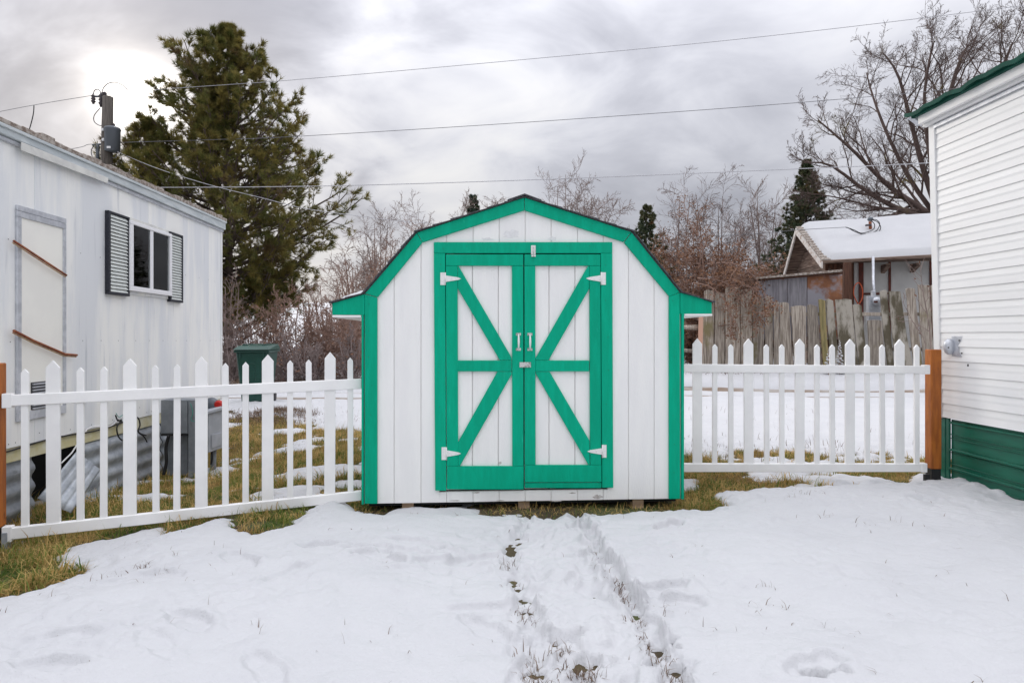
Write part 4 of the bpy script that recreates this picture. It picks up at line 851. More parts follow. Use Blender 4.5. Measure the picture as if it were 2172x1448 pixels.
hexa('lid', [P_(440, 878, 6.50), P_(475, 868, 6.72), P_(461, 866, 7.02), P_(430, 874, 6.97), P_(440, 872, 6.50), P_(475, 862, 6.72), P_(461, 860, 7.02), P_(430, 868, 6.97)], M['boxlight'], cab, .003)
hexa('door_panel', [P_(449, 951, 6.58), P_(472, 943, 6.735), P_(472, 943, 6.75), P_(449, 951, 6.6), P_(449, 922, 6.58), P_(472, 916, 6.735), P_(472, 916, 6.75), P_(449, 922, 6.6)], M['boxlight'], cab, .002)
tube('leg', [P_(453, 952, 6.75), P_(452, 1000, 6.75)], .03, M['greybox'], cab, 8); tube('conduit', smooth_curve([P_(449, 955, 6.66), P_(450, 970, 6.66), P_(448, 984, 6.66)], 8), .01, M['black'], cab, 6)
reg_ = empty('gas_regulator', loc=tuple(P(452, 868, 6.9)), label='round blue grey gas regulator with a red cap on top of the small cabinet', cat='gas regulator')
lathe('diaphragm_housing', [(.02, -.05), (.07, -.035), (.085, -.012), (.085, .012), (.07, .03), (.03, .05)], M['trafo'], reg_, 16, 'y', (-.02, 0, .05)); tube('pipe', [(-.02, 0, .05), (.05, 0, .05), (.06, 0, 0)], .018, M['trafo'], reg_, 8)
lathe('cap', [(.028, -.03), (.045, -.02), (.045, .02), (.02, .03)], M['red'], reg_, 14, 'y', (.075, -.02, .06)); lathe('cap_centre', [(.02, -.045), (.02, -.03)], M['yellow'], reg_, 10, 'y', (.075, -.002, .06))

# concrete piece under left post
cx_, cy_ = G(38, 1168, -.13); sl = empty('paving_slab', loc=(cx_, cy_, -.13), rz=.2, label='broken concrete slab in the grass at the foot of the orange post at left', cat='slab')
pts = [(-.22, -.11), (.10, -.09), (.16, .02), (.11, .12), (-.22, .14)]
me = mesh('slab', [(a, b, -.03) for a, b in pts] + [(a, b, .028) for a, b in pts], [tuple(range(4, -1, -1)), tuple(range(5, 10))] + [(i, (i + 1) % 5, (i + 1) % 5 + 5, i + 5) for i in range(5)])
link('concrete_block', bevel_mesh(me, .008, 2), M['concrete'], sl)

# ------------------------------------------------------------------ right trailer
cR = 5.5; FRt = Frame(((2001 - CX) * cR / F, cR), math.radians(-90) + math.atan(-46 / 1300.) * -1)
rt = empty('mobile_home', FRt, label='white lap sided mobile home with dark green metal skirting at the right edge', cat='mobile home')
rt.rotation_euler = (math.radians(0), 0, FRt.yaw)
qR = FRt.q
xE = 3.2
zbot = qR(2008, 885)[1]; zroof = qR(2000, 262)[1]; lap = .1265
LEAN = .024   # wall leans a little away over its height
def ln(z): return (z - zbot) * -LEAN
nl = int((zroof - zbot) / lap) + 1
lapme = bevel_mesh(mesh('siding_board', [(0, -.014, 0), (1, -.014, 0), (1, -.002, 0), (0, -.002, 0), (0, -.0095, lap * .42), (1, -.0095, lap * .42), (0, -.0105, lap * .58), (1, -.0105, lap * .58), (0, -.004, lap), (1, -.004, lap), (0, .002, lap), (1, .002, lap)],
                             [(0, 1, 2, 3), (0, 4, 5, 1), (4, 6, 7, 5), (6, 8, 9, 7), (8, 10, 11, 9), (3, 2, 11, 10), (0, 3, 10, 8, 6, 4), (1, 5, 7, 9, 11, 2)]), 0)
for i in range(nl):
    z_ = zbot + i * lap; o = link('siding_board', lapme, M['lap'], rt); o.location = (.002, ln(z_), z_); o.scale = (xE, 1, 1); o.rotation_euler = (math.atan(LEAN), 0, 0)
zr2 = zbot + nl * lap
prism('wall', [(.0, zbot), (xE, zbot), (xE, zr2), (0, zr2)], .045, .08, M['lap'], rt, 0)
def leanbox(name, x0, x1, y0, y1, z0, z1, m, bev=.003, **k):
    return hexa(name, [(x0, y0 + ln(z0), z0), (x1, y0 + ln(z0), z0), (x1, y1 + ln(z0), z0), (x0, y1 + ln(z0), z0), (x0, y0 + ln(z1), z1), (x1, y0 + ln(z1), z1), (x1, y1 + ln(z1), z1), (x0, y1 + ln(z1), z1)], M[m], rt, bev, **k)
leanbox('corner_trim', -.075, .0, -.022, .06, zbot - .01, zr2 - .03, 'lap', .004); leanbox('end_wall', -.07, -.06, .061, 2.5, zbot, zr2, 'lap', 0)
zf = qR(2000, 250)[1]
leanbox('frieze_board', -.10, xE, -.06, -.02, zf - .06, zf - .01, 'lap', .006); leanbox('frieze_board', -.10, xE, -.10, -.065, zf - .035, zf + .045, 'lap', .006); leanbox('frieze_trim', .0, xE, -.030, -.018, zf - .10, zf - .065, 'alu', .002)
# eave with drip edge and roof metal
leanbox('drip_edge', -.14, xE, -.135, -.102, zf + .035, zf + .075, 'roofgreen', .004)
Vv = []; n1_ = 40
for i in range(n1_ + 1):
    x_ = -.19 + (xE + .19) * i / n1_; wv = .010 * math.sin(x_ * 23) + .006 * math.sin(x_ * 61)
    Vv += [(x_, -.165 + ln(zf), zf + .050 + wv), (x_, -.165 + ln(zf), zf + .085 + wv), (x_, .6, zf + .22), (x_, .6, zf + .18)]
Ff = [(4 * i + a, 4 * i + (a + 1) % 4, 4 * i + 4 + (a + 1) % 4, 4 * i + 4 + a) for i in range(n1_) for a in range(4)] + [(3, 2, 1, 0), (4 * n1_, 4 * n1_ + 1, 4 * n1_ + 2, 4 * n1_ + 3)]
link('roof', bevel_mesh(mesh('roof', Vv, Ff), 0), M['roofgreen'], rt)
link('gutter', bevel_mesh(mesh('gutter', [(-.20, -.20, zf + .06), (-.20, -.10, zf - .01), (-.20, -.02, zf + .0), (-.20, -.02, zf + .09), (-.14, -.20, zf + .06), (-.14, -.10, zf - .01), (-.14, -.02, zf + .0), (-.14, -.02, zf + .09)],
                               [(0, 1, 2, 3), (7, 6, 5, 4), (0, 4, 5, 1), (1, 5, 6, 2), (2, 6, 7, 3), (3, 7, 4, 0)]), .003), M['alu'], rt)
# skirting
z2 = -.05
prism('skirt_panel', [(.07, z2), (xE, z2), (xE, zbot - .012), (.07, zbot - .012)], .02, .03, M['dgreen'], rt, 0)
box('skirt_corner', (-.035, -.004, z2), (.028, .05, zbot - .004), M['dgreen'], rt, .004); box('skirt_stile', (.029, .0, z2), (.068, .02, zbot - .006), M['dgreen'], rt, .004)
for k_, zz2 in enumerate((zbot - .03, zbot - .14, zbot - .175, zbot - .27, zbot - .30, zbot - .40, zbot - .435, zbot - .52)):
    hh_ = .018 if k_ in (0, 3, 6) else .008
    prism('skirt_rib', [(.07, zz2 - hh_), (xE, zz2 - hh_), (xE, zz2), (.07, zz2)], (-.002 if k_ in (0, 3, 6) else .010), .0195, M['dgreen'], rt, .003)
# bracket on the siding (round metal)
bx, bz = qR(2020, 735, -.02); 
brk = prism('porch_bracket', [qR(a, b, -.05) for a, b in [(2013, 713), (2036, 713), (2033, 722), (2027, 733), (2030, 747), (2035, 757), (2014, 755), (2017, 735)]], -.030, -.026, M['alu'], rt, .001)
me = bpy.data.meshes.new('lamp_cup'); bm = bmesh.new(); bmesh.ops.create_uvsphere(bm, u_segments=16, v_segments=10, radius=.062); bm.to_mesh(me); bm.free(); me.polygons.foreach_set('use_smooth', [True] * len(me.polygons))
o = link('lamp_cup', me, M['alu'], rt); xx_, zz_ = qR(2012, 735, -.05); o.location = (xx_ + .0, -.045, zz_); o.scale = (.75, .75, 1.15)
for a, b in ((2013, 737), (2022, 722), (2027, 749)): 
    xx_, zz_ = qR(a, b, -.09); lathe('bolt_head', [(.007, 0), (.007, .006)], M['vent'], rt, 8, 'y', (xx_, -.098 if a < 2014 else -.04, zz_))
xx_, zz_ = qR(2053, 775, -.02); box('cable_hole', (xx_ - .008, -.020, zz_ - .012), (xx_ + .008, -.005, zz_ + .012), M['black'], rt, 0)

# ------------------------------------------------------------------ wheeled bin
bl = P(546, 852, 11.7); wb = empty('wheeled_bin', loc=(bl.x, bl.y, float(gz(bl.x, bl.y)) + .02), rz=math.radians(6), label='dark green wheeled rubbish bin with closed lid in the snow left of the shed', cat='bin')
wb.scale = (.86, .9, 1.03)
h_ = 1.06
hexa('body', [(-.25, -.27, .05), (.25, -.27, .05), (.25, .25, .05), (-.25, .25, .05), (-.34, -.38, h_ - .08), (.34, -.38, h_ - .08), (.34, .38, h_ - .08), (-.34, .38, h_ - .08)], M['bin'], wb, .03)
box('rim', (-.37, -.41, h_ - .10), (.37, .41, h_ - .055), M['bin'], wb, .012)
link('lid', bevel_mesh(mesh('lid', [(-.38, -.44, h_ - .05), (.38, -.44, h_ - .05), (.38, .42, h_ - .05), (-.38, .42, h_ - .05), (-.30, -.34, h_ + .02), (.30, -.34, h_ + .02), (.33, .40, h_ + .05), (-.33, .40, h_ + .05)], [(3, 2, 1, 0), (4, 5, 6, 7), (0, 1, 5, 4), (1, 2, 6, 5), (2, 3, 7, 6), (3, 0, 4, 7)]), .012, 2), M['bin'], wb)
tube('lift_bar', smooth_curve([(-.06, -.315, .45), (-.06, -.345, .72), (-.03, -.352, .76), (.03, -.352, .76), (.06, -.345, .72), (.06, -.315, .45)], 20), .010, M['bin'], wb, 6)
for s_ in (-1, 1):
    w_ = lathe('wheel', [(.02, -.03), (.13, -.03), (.14, 0), (.13, .03), (.02, .03)], M['black'], wb, 16, 'z'); w_.rotation_euler = (0, math.pi / 2, 0); w_.location = (s_ * .28, .24, .13)
    box('lid_rib', (s_ * .2 - .012, -.30, h_ + .02), (s_ * .2 + .012, .3, h_ + .055), M['bin'], wb, .004)
    box('front_rib', (s_ * .24 - .012, -.40, h_ - .20), (s_ * .24 + .012, -.34, h_ - .10), M['bin'], wb, .004)
box('handle', (-.2, .42, h_ - .06), (.2, .47, h_ - .03), M['bin'], wb, .008)

# ------------------------------------------------------------------ old plank fence
def c4(cx, cy): return (1420 + cx / 3.0167, 580 + cy / 3.0167)
YP = 15.6
pb = P(1740, 795, YP); pf = empty('plank_fence', loc=(pb.x, pb.y, float(gz(pb.x, pb.y))), label='old leaning fence of grey weathered planks across the lane', cat='plank fence')
PK = [(222, 290, 105, 212, 285, 0), (290, 356, 120, 286, 354, 0), (357, 452, 85, 356, 454, 0), (453, 530, 100, 456, 531, 0), (531, 606, 150, 533, 604, 0), (612, 660, 148, 608, 665, 0), (667, 703, 180, 667, 711, 0), (704, 766, 180, 713, 800, 0), (775, 876, 203, 802, 880, 0),
      (881, 950, 200, 884, 984, 0), (953, 1000, 165, 986, 1030, 1), (999, 1050, 163, 1031, 1097, 2), (1060, 1168, 165, 1099, 1214, 2), (1171, 1232, 197, 1216, 1274, 2), (1266, 1360, 295, 1276, 1394, 0), (1345, 1396, 108, 1396, 1440, 2), (1402, 1481, 113, 1448, 1562, 2),
      (1512, 1573, 92, 1564, 1624, 0), (1588, 1666, 70, 1628, 1699, 0), (1672, 1735, 72, 1701, 1765, 0), (1742, 1800, 60, 1768, 1830, 0), (1806, 1870, 90, 1834, 1900, 0)]
rr = random.Random(3)
for i, (a, b, t_, c, d, k_) in enumerate(PK):
    yy = YP + (i % 2) * .045 + rr.uniform(0, .02)
    ext = 1.14
    def PP(cx, cy):
        px, py = c4(cx, cy); v = P(px, py, yy); return (v.x - pf.location.x, v.z - pf.location.z)
    a += 2.2; b -= 2.2; c += 2; d -= 2
    top = [(a + (b - a) * s, t_ + rr.uniform(-5, 5) + (6 if s in (0, 1) else 0)) for s in (0, .3, .65, 1)]
    c_e = a + (c - a) * (690 - t_) / (580 - t_); d_e = b + (d - b) * (690 - t_) / (580 - t_)
    pol = [PP(c_e, 690), PP(d_e, 690)] + [PP(b + (d - b) * .5 + rr.uniform(-3, 3), (t_ + 690) / 2)] + [PP(*p) for p in top[::-1]] + [PP(a + (c - a) * .5 + rr.uniform(-3, 3), (t_ + 690) / 2)]
    prism('plank', pol, yy - pf.location.y, yy - pf.location.y + .03, M[('plank', 'plankmoss', 'plankdark')[k_]], pf, .004)
for zz2 in (.55, 1.45): box('rail', (-3.2, .09, zz2), (3.6, .15, zz2 + .09), M['plank'], pf, .005)
# rail fence bits and raw post at its left end
rp = P(1484, 790, 15.2); rpo = empty('rail_fence', loc=(rp.x, rp.y, float(gz(rp.x, rp.y))), label='short rustic rail fence with a pinkish post, seen in the gap right of the shed', cat='rail fence')
def lp(a, b, y): v = P(a, b, y) - rpo.location; return tuple(v)
hexa('post', [lp(1479, 800, 15.2), lp(1489, 800, 15.2), lp(1489, 800, 15.3), lp(1479, 800, 15.3), lp(1482, 664, 15.2), lp(1492, 664, 15.2), lp(1492, 664, 15.3), lp(1482, 664, 15.3)], M['pink'], rpo, .004)
for y_ in (696, 745): tube('rail', [lp(1440, y_ - 3, 15.35), lp(1480, y_, 15.35)], .05, M['plank'], rpo, 7)
for y_ in (730,): tube('rail', [lp(1380, y_ - 33, 15.4), lp(1480, y_ - 38, 15.4)], .05, M['plank'], rpo, 7)

# ------------------------------------------------------------------ house behind the planks
eL = np.array(P(1745, 553, 17.4)); rL = np.array(P(1690, 482, 19.3)); fL = np.array(P(1662, 585, 20.8))
dirv = np.array([1, -.27, .028]); LEN = 7.0
hb = empty('old_house', loc=(9.9, 18.4, .4), label='low old house with snowy roof and brown board gable behind the plank fence', cat='house')
O = np.array(hb.location)
def hx_(name, ring0, ring1, m, bev=0.0, par=hb, **k): return hexa(name, [tuple(np.array(p) - O) for p in list(ring0) + list(ring1)], M[m], par, bev, **k)
up_ = np.array([0, 0, 1.])
def slab(name, a, b, c, d, t, m, bev=0.0, par=hb):   # quad a,b,c,d lowered by t
    return hx_(name, [a - up_ * t, b - up_ * t, c - up_ * t, d - up_ * t], [a, b, c, d], m, bev, par)
rfm = slab('roof', eL, eL + dirv * LEN, rL + dirv * LEN, rL, .07, 'gableboard')
slab('roof', rL, rL + dirv * LEN, fL + dirv * LEN, fL, .07, 'gableboard')
# shingle edge on the rake
for i in range(14):
    t0, t1 = i / 14, (i + 1) / 14; a = rL + (eL - rL) * t0; b = rL + (eL - rL) * t1
    hx_('shingle', [a + [-.03, 0, 0], b + [-.03, 0, .015], b + dirv * .20 + [0, 0, .015], a + dirv * .20], [a + [-.03, 0, .02], b + [-.03, 0, .045], b + dirv * .20 + [0, 0, .045], a + dirv * .20 + [0, 0, .02]], 'rooftar', 0, rfm)
# barge boards
off = np.array([-.05, -.02, 0])
hx_('barge_board', [eL + off - up_ * .22, eL + off - up_ * .22 + dirv * .04, rL + off - up_ * .22 + dirv * .04, rL + off - up_ * .22], [eL + off - up_ * .03, eL + off - up_ * .03 + dirv * .04, rL + off - up_ * .03 + dirv * .04, rL + off - up_ * .03], 'whitetrim')
hx_('barge_board', [rL + off - up_ * .22, rL + off - up_ * .22 + dirv * .04, fL + off - up_ * .22 + dirv * .04, fL + off - up_ * .22], [rL + off - up_ * .03, rL + off - up_ * .03 + dirv * .04, fL + off - up_ * .03 + dirv * .04, fL + off - up_ * .03], 'whitetrim')
# snow blanket
e2 = eL + dirv * .14; r2 = rL + dirv * .10
S, Tm = np.meshgrid(np.linspace(0, 1, 70), np.linspace(0, 1, 24))
Pm = (e2[None, None] * (1 - Tm[..., None]) + r2[None, None] * Tm[..., None]) + dirv[None, None] * (S[..., None] * (LEN - .3))
th_ = .13 * np.clip(np.minimum(S / .03, 1), 0, 1) ** .5 * np.clip(np.minimum(Tm / .05, 1), 0, 1) ** .5 * (.8 + .4 * fbm(S * 8, Tm * 4, 4))
wob = (fbm(Tm * 6, S * 0, 9) - .5) * .1 * (1 - S); Pm[..., 0] += wob; Pm[..., 2] += th_ - .0 + .02
Pm[0, :, 2] -= .05 + .03 * fbm(S[0] * 20, S[0] * 0, 3)
link('house_snow', grid_mesh('house_snow', Pm[..., 0], Pm[..., 1], Pm[..., 2]), M['snow'], kind='stuff', label='thick smooth snow lying on the low house roof')
# walls: long wall set back under the eave
wA = np.array([9.35, 18.05, 0]); wd = np.array([1, -.27, 0])
ztopw = 3.42
def wall_seg(name, s0, s1, m, z0=.2, z1=ztopw, y=0.0, t=.08, par=hb, **k):
    nrm = np.array([-.27, -1, 0]) / 1.036
    a = wA + wd * s0 - nrm * 0 + nrm * y; b = wA + wd * s1 + nrm * y; c = b - nrm * t; d = a - nrm * t
    return hx_(name, [a + up_ * z0, b + up_ * z0, c + up_ * z0, d + up_ * z0], [a + up_ * z1, b + up_ * z1, c + up_ * z1, d + up_ * z1], m, 0, par, **k)
def s_at(px):   # where along the wall a photo column falls
    k = (px - CX) / F; return (k * wA[1] - wA[0]) / (wd[0] - k * wd[1])
bw = wall_seg('long_wall', s_at(1812), 8, 'stucco')
nbd = 7
for i in range(nbd):
    s0 = s_at(1750) + (s_at(1811) - s_at(1750)) * i / nbd; s1 = s_at(1750) + (s_at(1811) - s_at(1750)) * (i + 1) / nbd
    wall_seg('wall_board', s0 + .006, s1 - .006, 'barn')
for p0, p1 in ((1821, 1831), (1884, 1889), (1971, 1977), (2060, 2066)): wall_seg('wall_batten', s_at(p0), s_at(p1), 'redbrown', y=.04, t=.035)
wall_seg('wall_batten', s_at(1832), s_at(1886), 'redbrown', z0=P(0, 625, 17.8).z, z1=P(0, 621, 17.8).z, y=.03, t=.028)
for px in (1868, 1930, 2040):
    s0 = s_at(px); nrm = np.array([-.27, -1, 0]) / 1.036; a = wA + wd * s0
    hx_('rafter_tail', [a + up_ * 3.10, a + wd * .10 + up_ * 3.10, a + wd * .10 + nrm * .5 + up_ * 3.24, a + nrm * .5 + up_ * 3.24], [a + up_ * 3.33, a + wd * .10 + up_ * 3.33, a + wd * .10 + nrm * .5 + up_ * 3.33, a + nrm * .5 + up_ * 3.33], 'gableboard')
# gable wall of horizontal boards
gN = np.array([9.30, 17.95, 0]); gF = np.array([9.42, 20.5, 0]); ng = 16
apex = rL[2] - .18
def gable_y(z):  # y-range at height z
    mid = .5 * (gN[1] + gF[1]) + .05; 
    if z < 3.25: return gN[1], gF[1]
    t = (z - 3.25) / (apex - 3.25); return gN[1] + (mid - gN[1]) * t, gF[1] + (mid - gF[1]) * t
for i in range(ng):
    z0_ = .3 + (apex - .32) * i / ng; z1_ = .3 + (apex - .32) * (i + 1) / ng - .015
    a0_, a1_ = gable_y(z0_); b0_, b1_ = gable_y(z1_)
    hx_('gable_board', [(9.32, a0_, z0_), (9.36, a0_, z0_), (9.48, a1_, z0_), (9.44, a1_, z0_)], [(9.33, b0_, z1_), (9.37, b0_, z1_), (9.49, b1_, z1_), (9.45, b1_, z1_)], 'gableboard')
hx_('gable_backing', [(9.40, 18.0, .3), (9.5, 18.0, .3), (9.6, 20.4, .3), (9.5, 20.4, .3)], [(9.40, 18.0, 3.2), (9.5, 18.0, 3.2), (9.6, 20.4, 3.2), (9.5, 20.4, 3.2)], 'dark')
# roof mast and service gear
mast = empty('service_mast', loc=tuple(P(1849, 523, 18.2)), label='rusty service mast with looped wires standing in the roof snow', cat='service mast')
mo = mast.location
tube('pole', [P(1849, 527, 18.2) - mo, P(1847, 500, 18.2) - mo], .042, M['alu'], mast, 8); tube('pole', [P(1847, 500, 18.2) - mo, P(1845.5, 470, 18.2) - mo], .042, M['rust'], mast, 8)
lathe('weather_head', [(.05, -.04), (.085, 0), (.07, .06), (.02, .08)], M['trafo'], mast, 12, 'z', tuple(P(1846, 466, 18.2) - mo)); tube('insulator_arm', [P(1836, 478, 18.15) - mo, P(1848, 477, 18.15) - mo], .03, M['ceramic'], mast, 8)
for pp in ([(1846, 466), (1860, 470), (1868, 482), (1862, 493), (1848, 498), (1832, 496)], [(1848, 468), (1855, 476), (1853, 486), (1840, 492), (1825, 494), (1812, 488), (1795, 482)], [(1846, 467), (1858, 466), (1866, 475), (1858, 490), (1835, 497), (1815, 492), (1800, 484), (1793, 482)]):
    tube('wire', smooth_curve([P(a, b, 18.0) - mo for a, b in pp], 26), .012, M['black'], mast, 5)
met = empty('electric_meter', loc=tuple(P(1856, 685, 16.2)), label='grey electric meter box with a round glass meter, rising above the planks', cat='electric meter')
mo = met.location
def pb2(name, p0, p1, y, dep, m, bev=.01):
    a = P(p0[0], p1[1], y) - mo; b = P(p1[0], p0[1], y) - mo; return box(name, (a.x, a.y, a.z), (b.x, a.y + dep, b.z), M[m], met, bev)
pb2('meter_box', (1843, 628), (1868, 685), 16.2, .14, 'boxlight')
lathe('meter_glass', [(.085, .0), (.115, -.02), (.115, -.05), (.09, -.10), (.03, -.11)], M['alu'], met, 18, 'y', tuple(P(1858, 639, 16.2) - mo)); pb2('meter_dial', (1854, 638), (1862, 642), 16.07, .01, 'redbrown', 0)
tube('conduit', [P(1852, 545, 16.9) - mo, P(1852.5, 600, 16.5) - mo, P(1855, 629, 16.27) - mo], .035, M['alu'], met, 8); pb2('collar', (1851, 616), (1858, 629), 16.22, .1, 'alu')
for a, b in ((1848, 654), (1865, 654)): lathe('knockout', [(.02, 0), (.02, -.01)], M['alu'], met, 10, 'y', tuple(P(a, b, 16.2) - mo))
tube('orange_cord', smooth_curve([P(a, b, 17.0) for a, b in [(1820, 645), (1811, 625), (1813, 606), (1822, 600), (1829, 612), (1829, 632), (1822, 645)]], 30), .014, M['orange'], None, 6, label='loop of orange cord hanging on the brown post of the old house', cat='cord')
# plywood lean-to
pl = empty('plywood_shed', loc=tuple(P(1700, 700, 16.4)), label='low lean-to of brown and greyed plywood between the planks and the gable', cat='lean-to')
mo = pl.location
def pq(name, pts, y, t, m): 
    v = [P(a, b, y) - mo for a, b in pts]; return prism(name, [(p.x, p.z) for p in v], v[0].y, v[0].y + t, M[m], pl, .004)
pq('plywood_sheet', [(1608, 720), (1670, 720), (1670, 590), (1608, 596)], 16.4, .03, 'plygrey'); pq('plywood_sheet', [(1671, 720), (1712, 720), (1712, 587), (1671, 590)], 16.42, .03, 'plygrey'); pq('plywood_sheet', [(1713, 720), (1787, 720), (1787, 582), (1713, 587)], 16.4, .03, 'ply')
pq('roof_edge', [(1604, 592), (1787, 576), (1787, 571), (1604, 588)], 16.2, 1.4, 'rooftar'); pq('frame_edge', [(1612, 595), (1785, 581), (1785, 577), (1612, 592)], 16.3, .08, 'barn')
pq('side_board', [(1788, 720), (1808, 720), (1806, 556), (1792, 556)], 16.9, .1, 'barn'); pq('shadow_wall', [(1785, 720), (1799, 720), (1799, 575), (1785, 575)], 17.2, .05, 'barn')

# ------------------------------------------------------------------ far houses
def far_house(cx, Yd, zb_, w, dp, h, rise, wm, rm, label, rz=0, nwin=3, snow=True):
    hs = empty('distant_house', loc=(cx, Yd, zb_), rz=rz, label=label, cat='house')
    box('wall', (-w / 2, -dp / 2, -1.5), (w / 2, dp / 2, h), M[wm], hs, 0)
    prism('gable', [(-dp / 2, h), (dp / 2, h), (0, h + rise)], -w / 2, w / 2, M[wm], hs, 0).rotation_euler = (0, 0, math.pi / 2)
    for s in (-1, 1):
        v = [(-w / 2 - .4, s * (dp / 2 + .4), h - .12), (w / 2 + .4, s * (dp / 2 + .4), h - .12), (w / 2 + .4, 0, h + rise + .05), (-w / 2 - .4, 0, h + rise + .05)]
        hexa('roof', v + [(a, b, c + .15) for a, b, c in v], M[rm], hs)
    for i in range(nwin):
        x_ = -w / 2 + w * (i + .5) / nwin; wn = box('window', (x_ - .5, -dp / 2 - .05, .9), (x_ + .5, -dp / 2 - .002, 2.0), M['winframe'], hs, 0)
        box('pane', (x_ - .42, -dp / 2 - .07, .98), (x_ - .03, -dp / 2 - .052, 1.92), M['farglass'], wn, 0); box('pane', (x_ + .03, -dp / 2 - .07, .98), (x_ + .42, -dp / 2 - .052, 1.92), M['farglass'], wn, 0)
    box('door', (-w / 2 + .3, -dp / 2 - .04, 0), (-w / 2 + 1.1, -dp / 2 - .002, 2.0), M[rm], hs, 0)
a = P(590, 735, 60); far_house(a.x, 60, a.z - .6, 5.6, 6, 2.5, 1.5, 'creamwall', 'farroof', 'cream house with a dull green roof, glimpsed through the thicket left of the shed', .1)
a = P(722, 735, 66); far_house(a.x, 66, a.z - .5, 6.5, 6, 2.6, 1.7, 'greywall', 'farroofgrey', 'grey blue house glimpsed behind the thicket beside the shed eave', -.15)

# ------------------------------------------------------------------ utility pole and wires
YU = 18.0; ub = P(226, 700, YU); up = empty('utility_pole', loc=(ub.x, YU, 0), label='wooden utility pole with a grey transformer above the mobile home roof', cat='utility pole')
def U(a, b, y=YU): v = P(a, b, y) - up.location; return v
tube('pole', [(U(224, 712)[0], 0, -.5), tuple(U(226, 355)), tuple(U(229, 206))], [.17, .155, .14], M['pole'], up, 14)
tf = lathe('transformer', [(.10, -.36), (.20, -.33), (.205, .28), (.22, .30), (.20, .35), (.07, .40)], M['trafo'], up, 18, 'z', tuple(U(241, 298) + Vector((0, -.05, 0))))
lathe('bushing', [(.045, 0), (.03, .05), (.05, .07), (.03, .11), (.045, .14), (.02, .18)], M['ceramic'], up, 10, 'z', tuple(U(241, 275))); box('mounting_lug', tuple(U(234, 282) + Vector((-.2, .02, -.03))), tuple(U(234, 282) + Vector((.25, .08, .03))), M['trafo'], up)
box('nameplate', tuple(U(243, 318) + Vector((-.06, -.262, -.03))), tuple(U(243, 318) + Vector((.05, -.25, .03))), M['whitebit'], up, 0)
for a, b in ((225, 279), (226, 300)): lathe('bolt_washer', [(.05, 0), (.03, -.03)], M['whitebit'], up, 10, 'y', tuple(U(a, b) + Vector((0, -.15, 0))))
for a, b, h in ((198, 210, .30), (214, 212, .42), (222, 200, .14)):
    lathe('insulator', [(.03, -h / 2)] + [(.07 if i % 2 else .035, -h / 2 + h * (i + 1) / 8) for i in range(7)] + [(.02, h / 2)], M['ceramic'], up, 10, 'z', tuple(U(a, b)))
tube('bracket', [U(198, 205), U(214, 205), U(226, 212)], .03, M['trafo'], up, 6); tube('bracket', [U(196, 308), U(214, 306), U(226, 310)], .03, M['trafo'], up, 6); lathe('cutout', [(.06, -.22), (.04, 0), (.07, .2), (.03, .25)], M['trafo'], up, 10, 'z', tuple(U(207, 325)))
for pp in ([(216, 205), (218, 190), (228, 178), (245, 175), (262, 182), (271, 192)], [(198, 205), (200, 193), (208, 190), (215, 198)], [(212, 230), (200, 245), (200, 258), (210, 266), (219, 266)], [(203, 305), (194, 318), (196, 332), (206, 338)], [(249, 325), (244, 335), (236, 333)], [(203, 305), (210, 320), (208, 345), (215, 352)]):
    tube('jumper_wire', smooth_curve([U(a, b) for a, b in pp], 22), .013, M['wire'], up, 5)
def wire(pts, r, label, m='wire'): tube('overhead_wire', smooth_curve([P(*p) for p in pts], 60), r, M[m], None, 5, caps=False, label=label, cat='wire')
wire([(-300, 305, 20), (0, 237, 18.6), (200, 202, 18)], .0075, 'thin overhead line running left off the top of the utility pole')
wire([(229, 204, 18), (340, 190, 18), (620, 170, 17.5), (1086, 129, 17), (1600, 80, 16.5), (2172, 12, 16), (2700, -60, 15.6)], .0080, 'uppermost overhead line crossing the whole sky', 'cable')
wire([(-200, 370, 19.4), (140, 318, 18.2), (207, 305, 18), (440, 297, 18), (640, 289, 17.5), (1200, 254, 17), (1850, 205, 16.5), (2500, 140, 16)], .0080, 'middle overhead line crossing the sky at mid height', 'wire')
wire([(250, 398, 14.5), (315, 398, 14.3), (700, 394.5, 13.5), (1200, 379, 13), (1700, 358, 12.6), (1985, 345, 12.4), (2400, 318, 12)], .0085, 'lowest and thickest pale cable running from the mobile home roof to the right', 'cable')
wire([(249, 322, 17.8), (330, 356, 17.5), (440, 391, 17), (560, 421, 16.5), (640, 441, 16.5), (750, 457, 17), (860, 470, 18), (960, 477, 20)], .0085, 'service wire sagging from the transformer across the pine towards the shed', 'cable')
wire([(1450, 503, 20), (1600, 496, 19), (1690, 488, 18.4), (1793, 482, 18)], .008, 'short service wire reaching the mast on the old house roof')

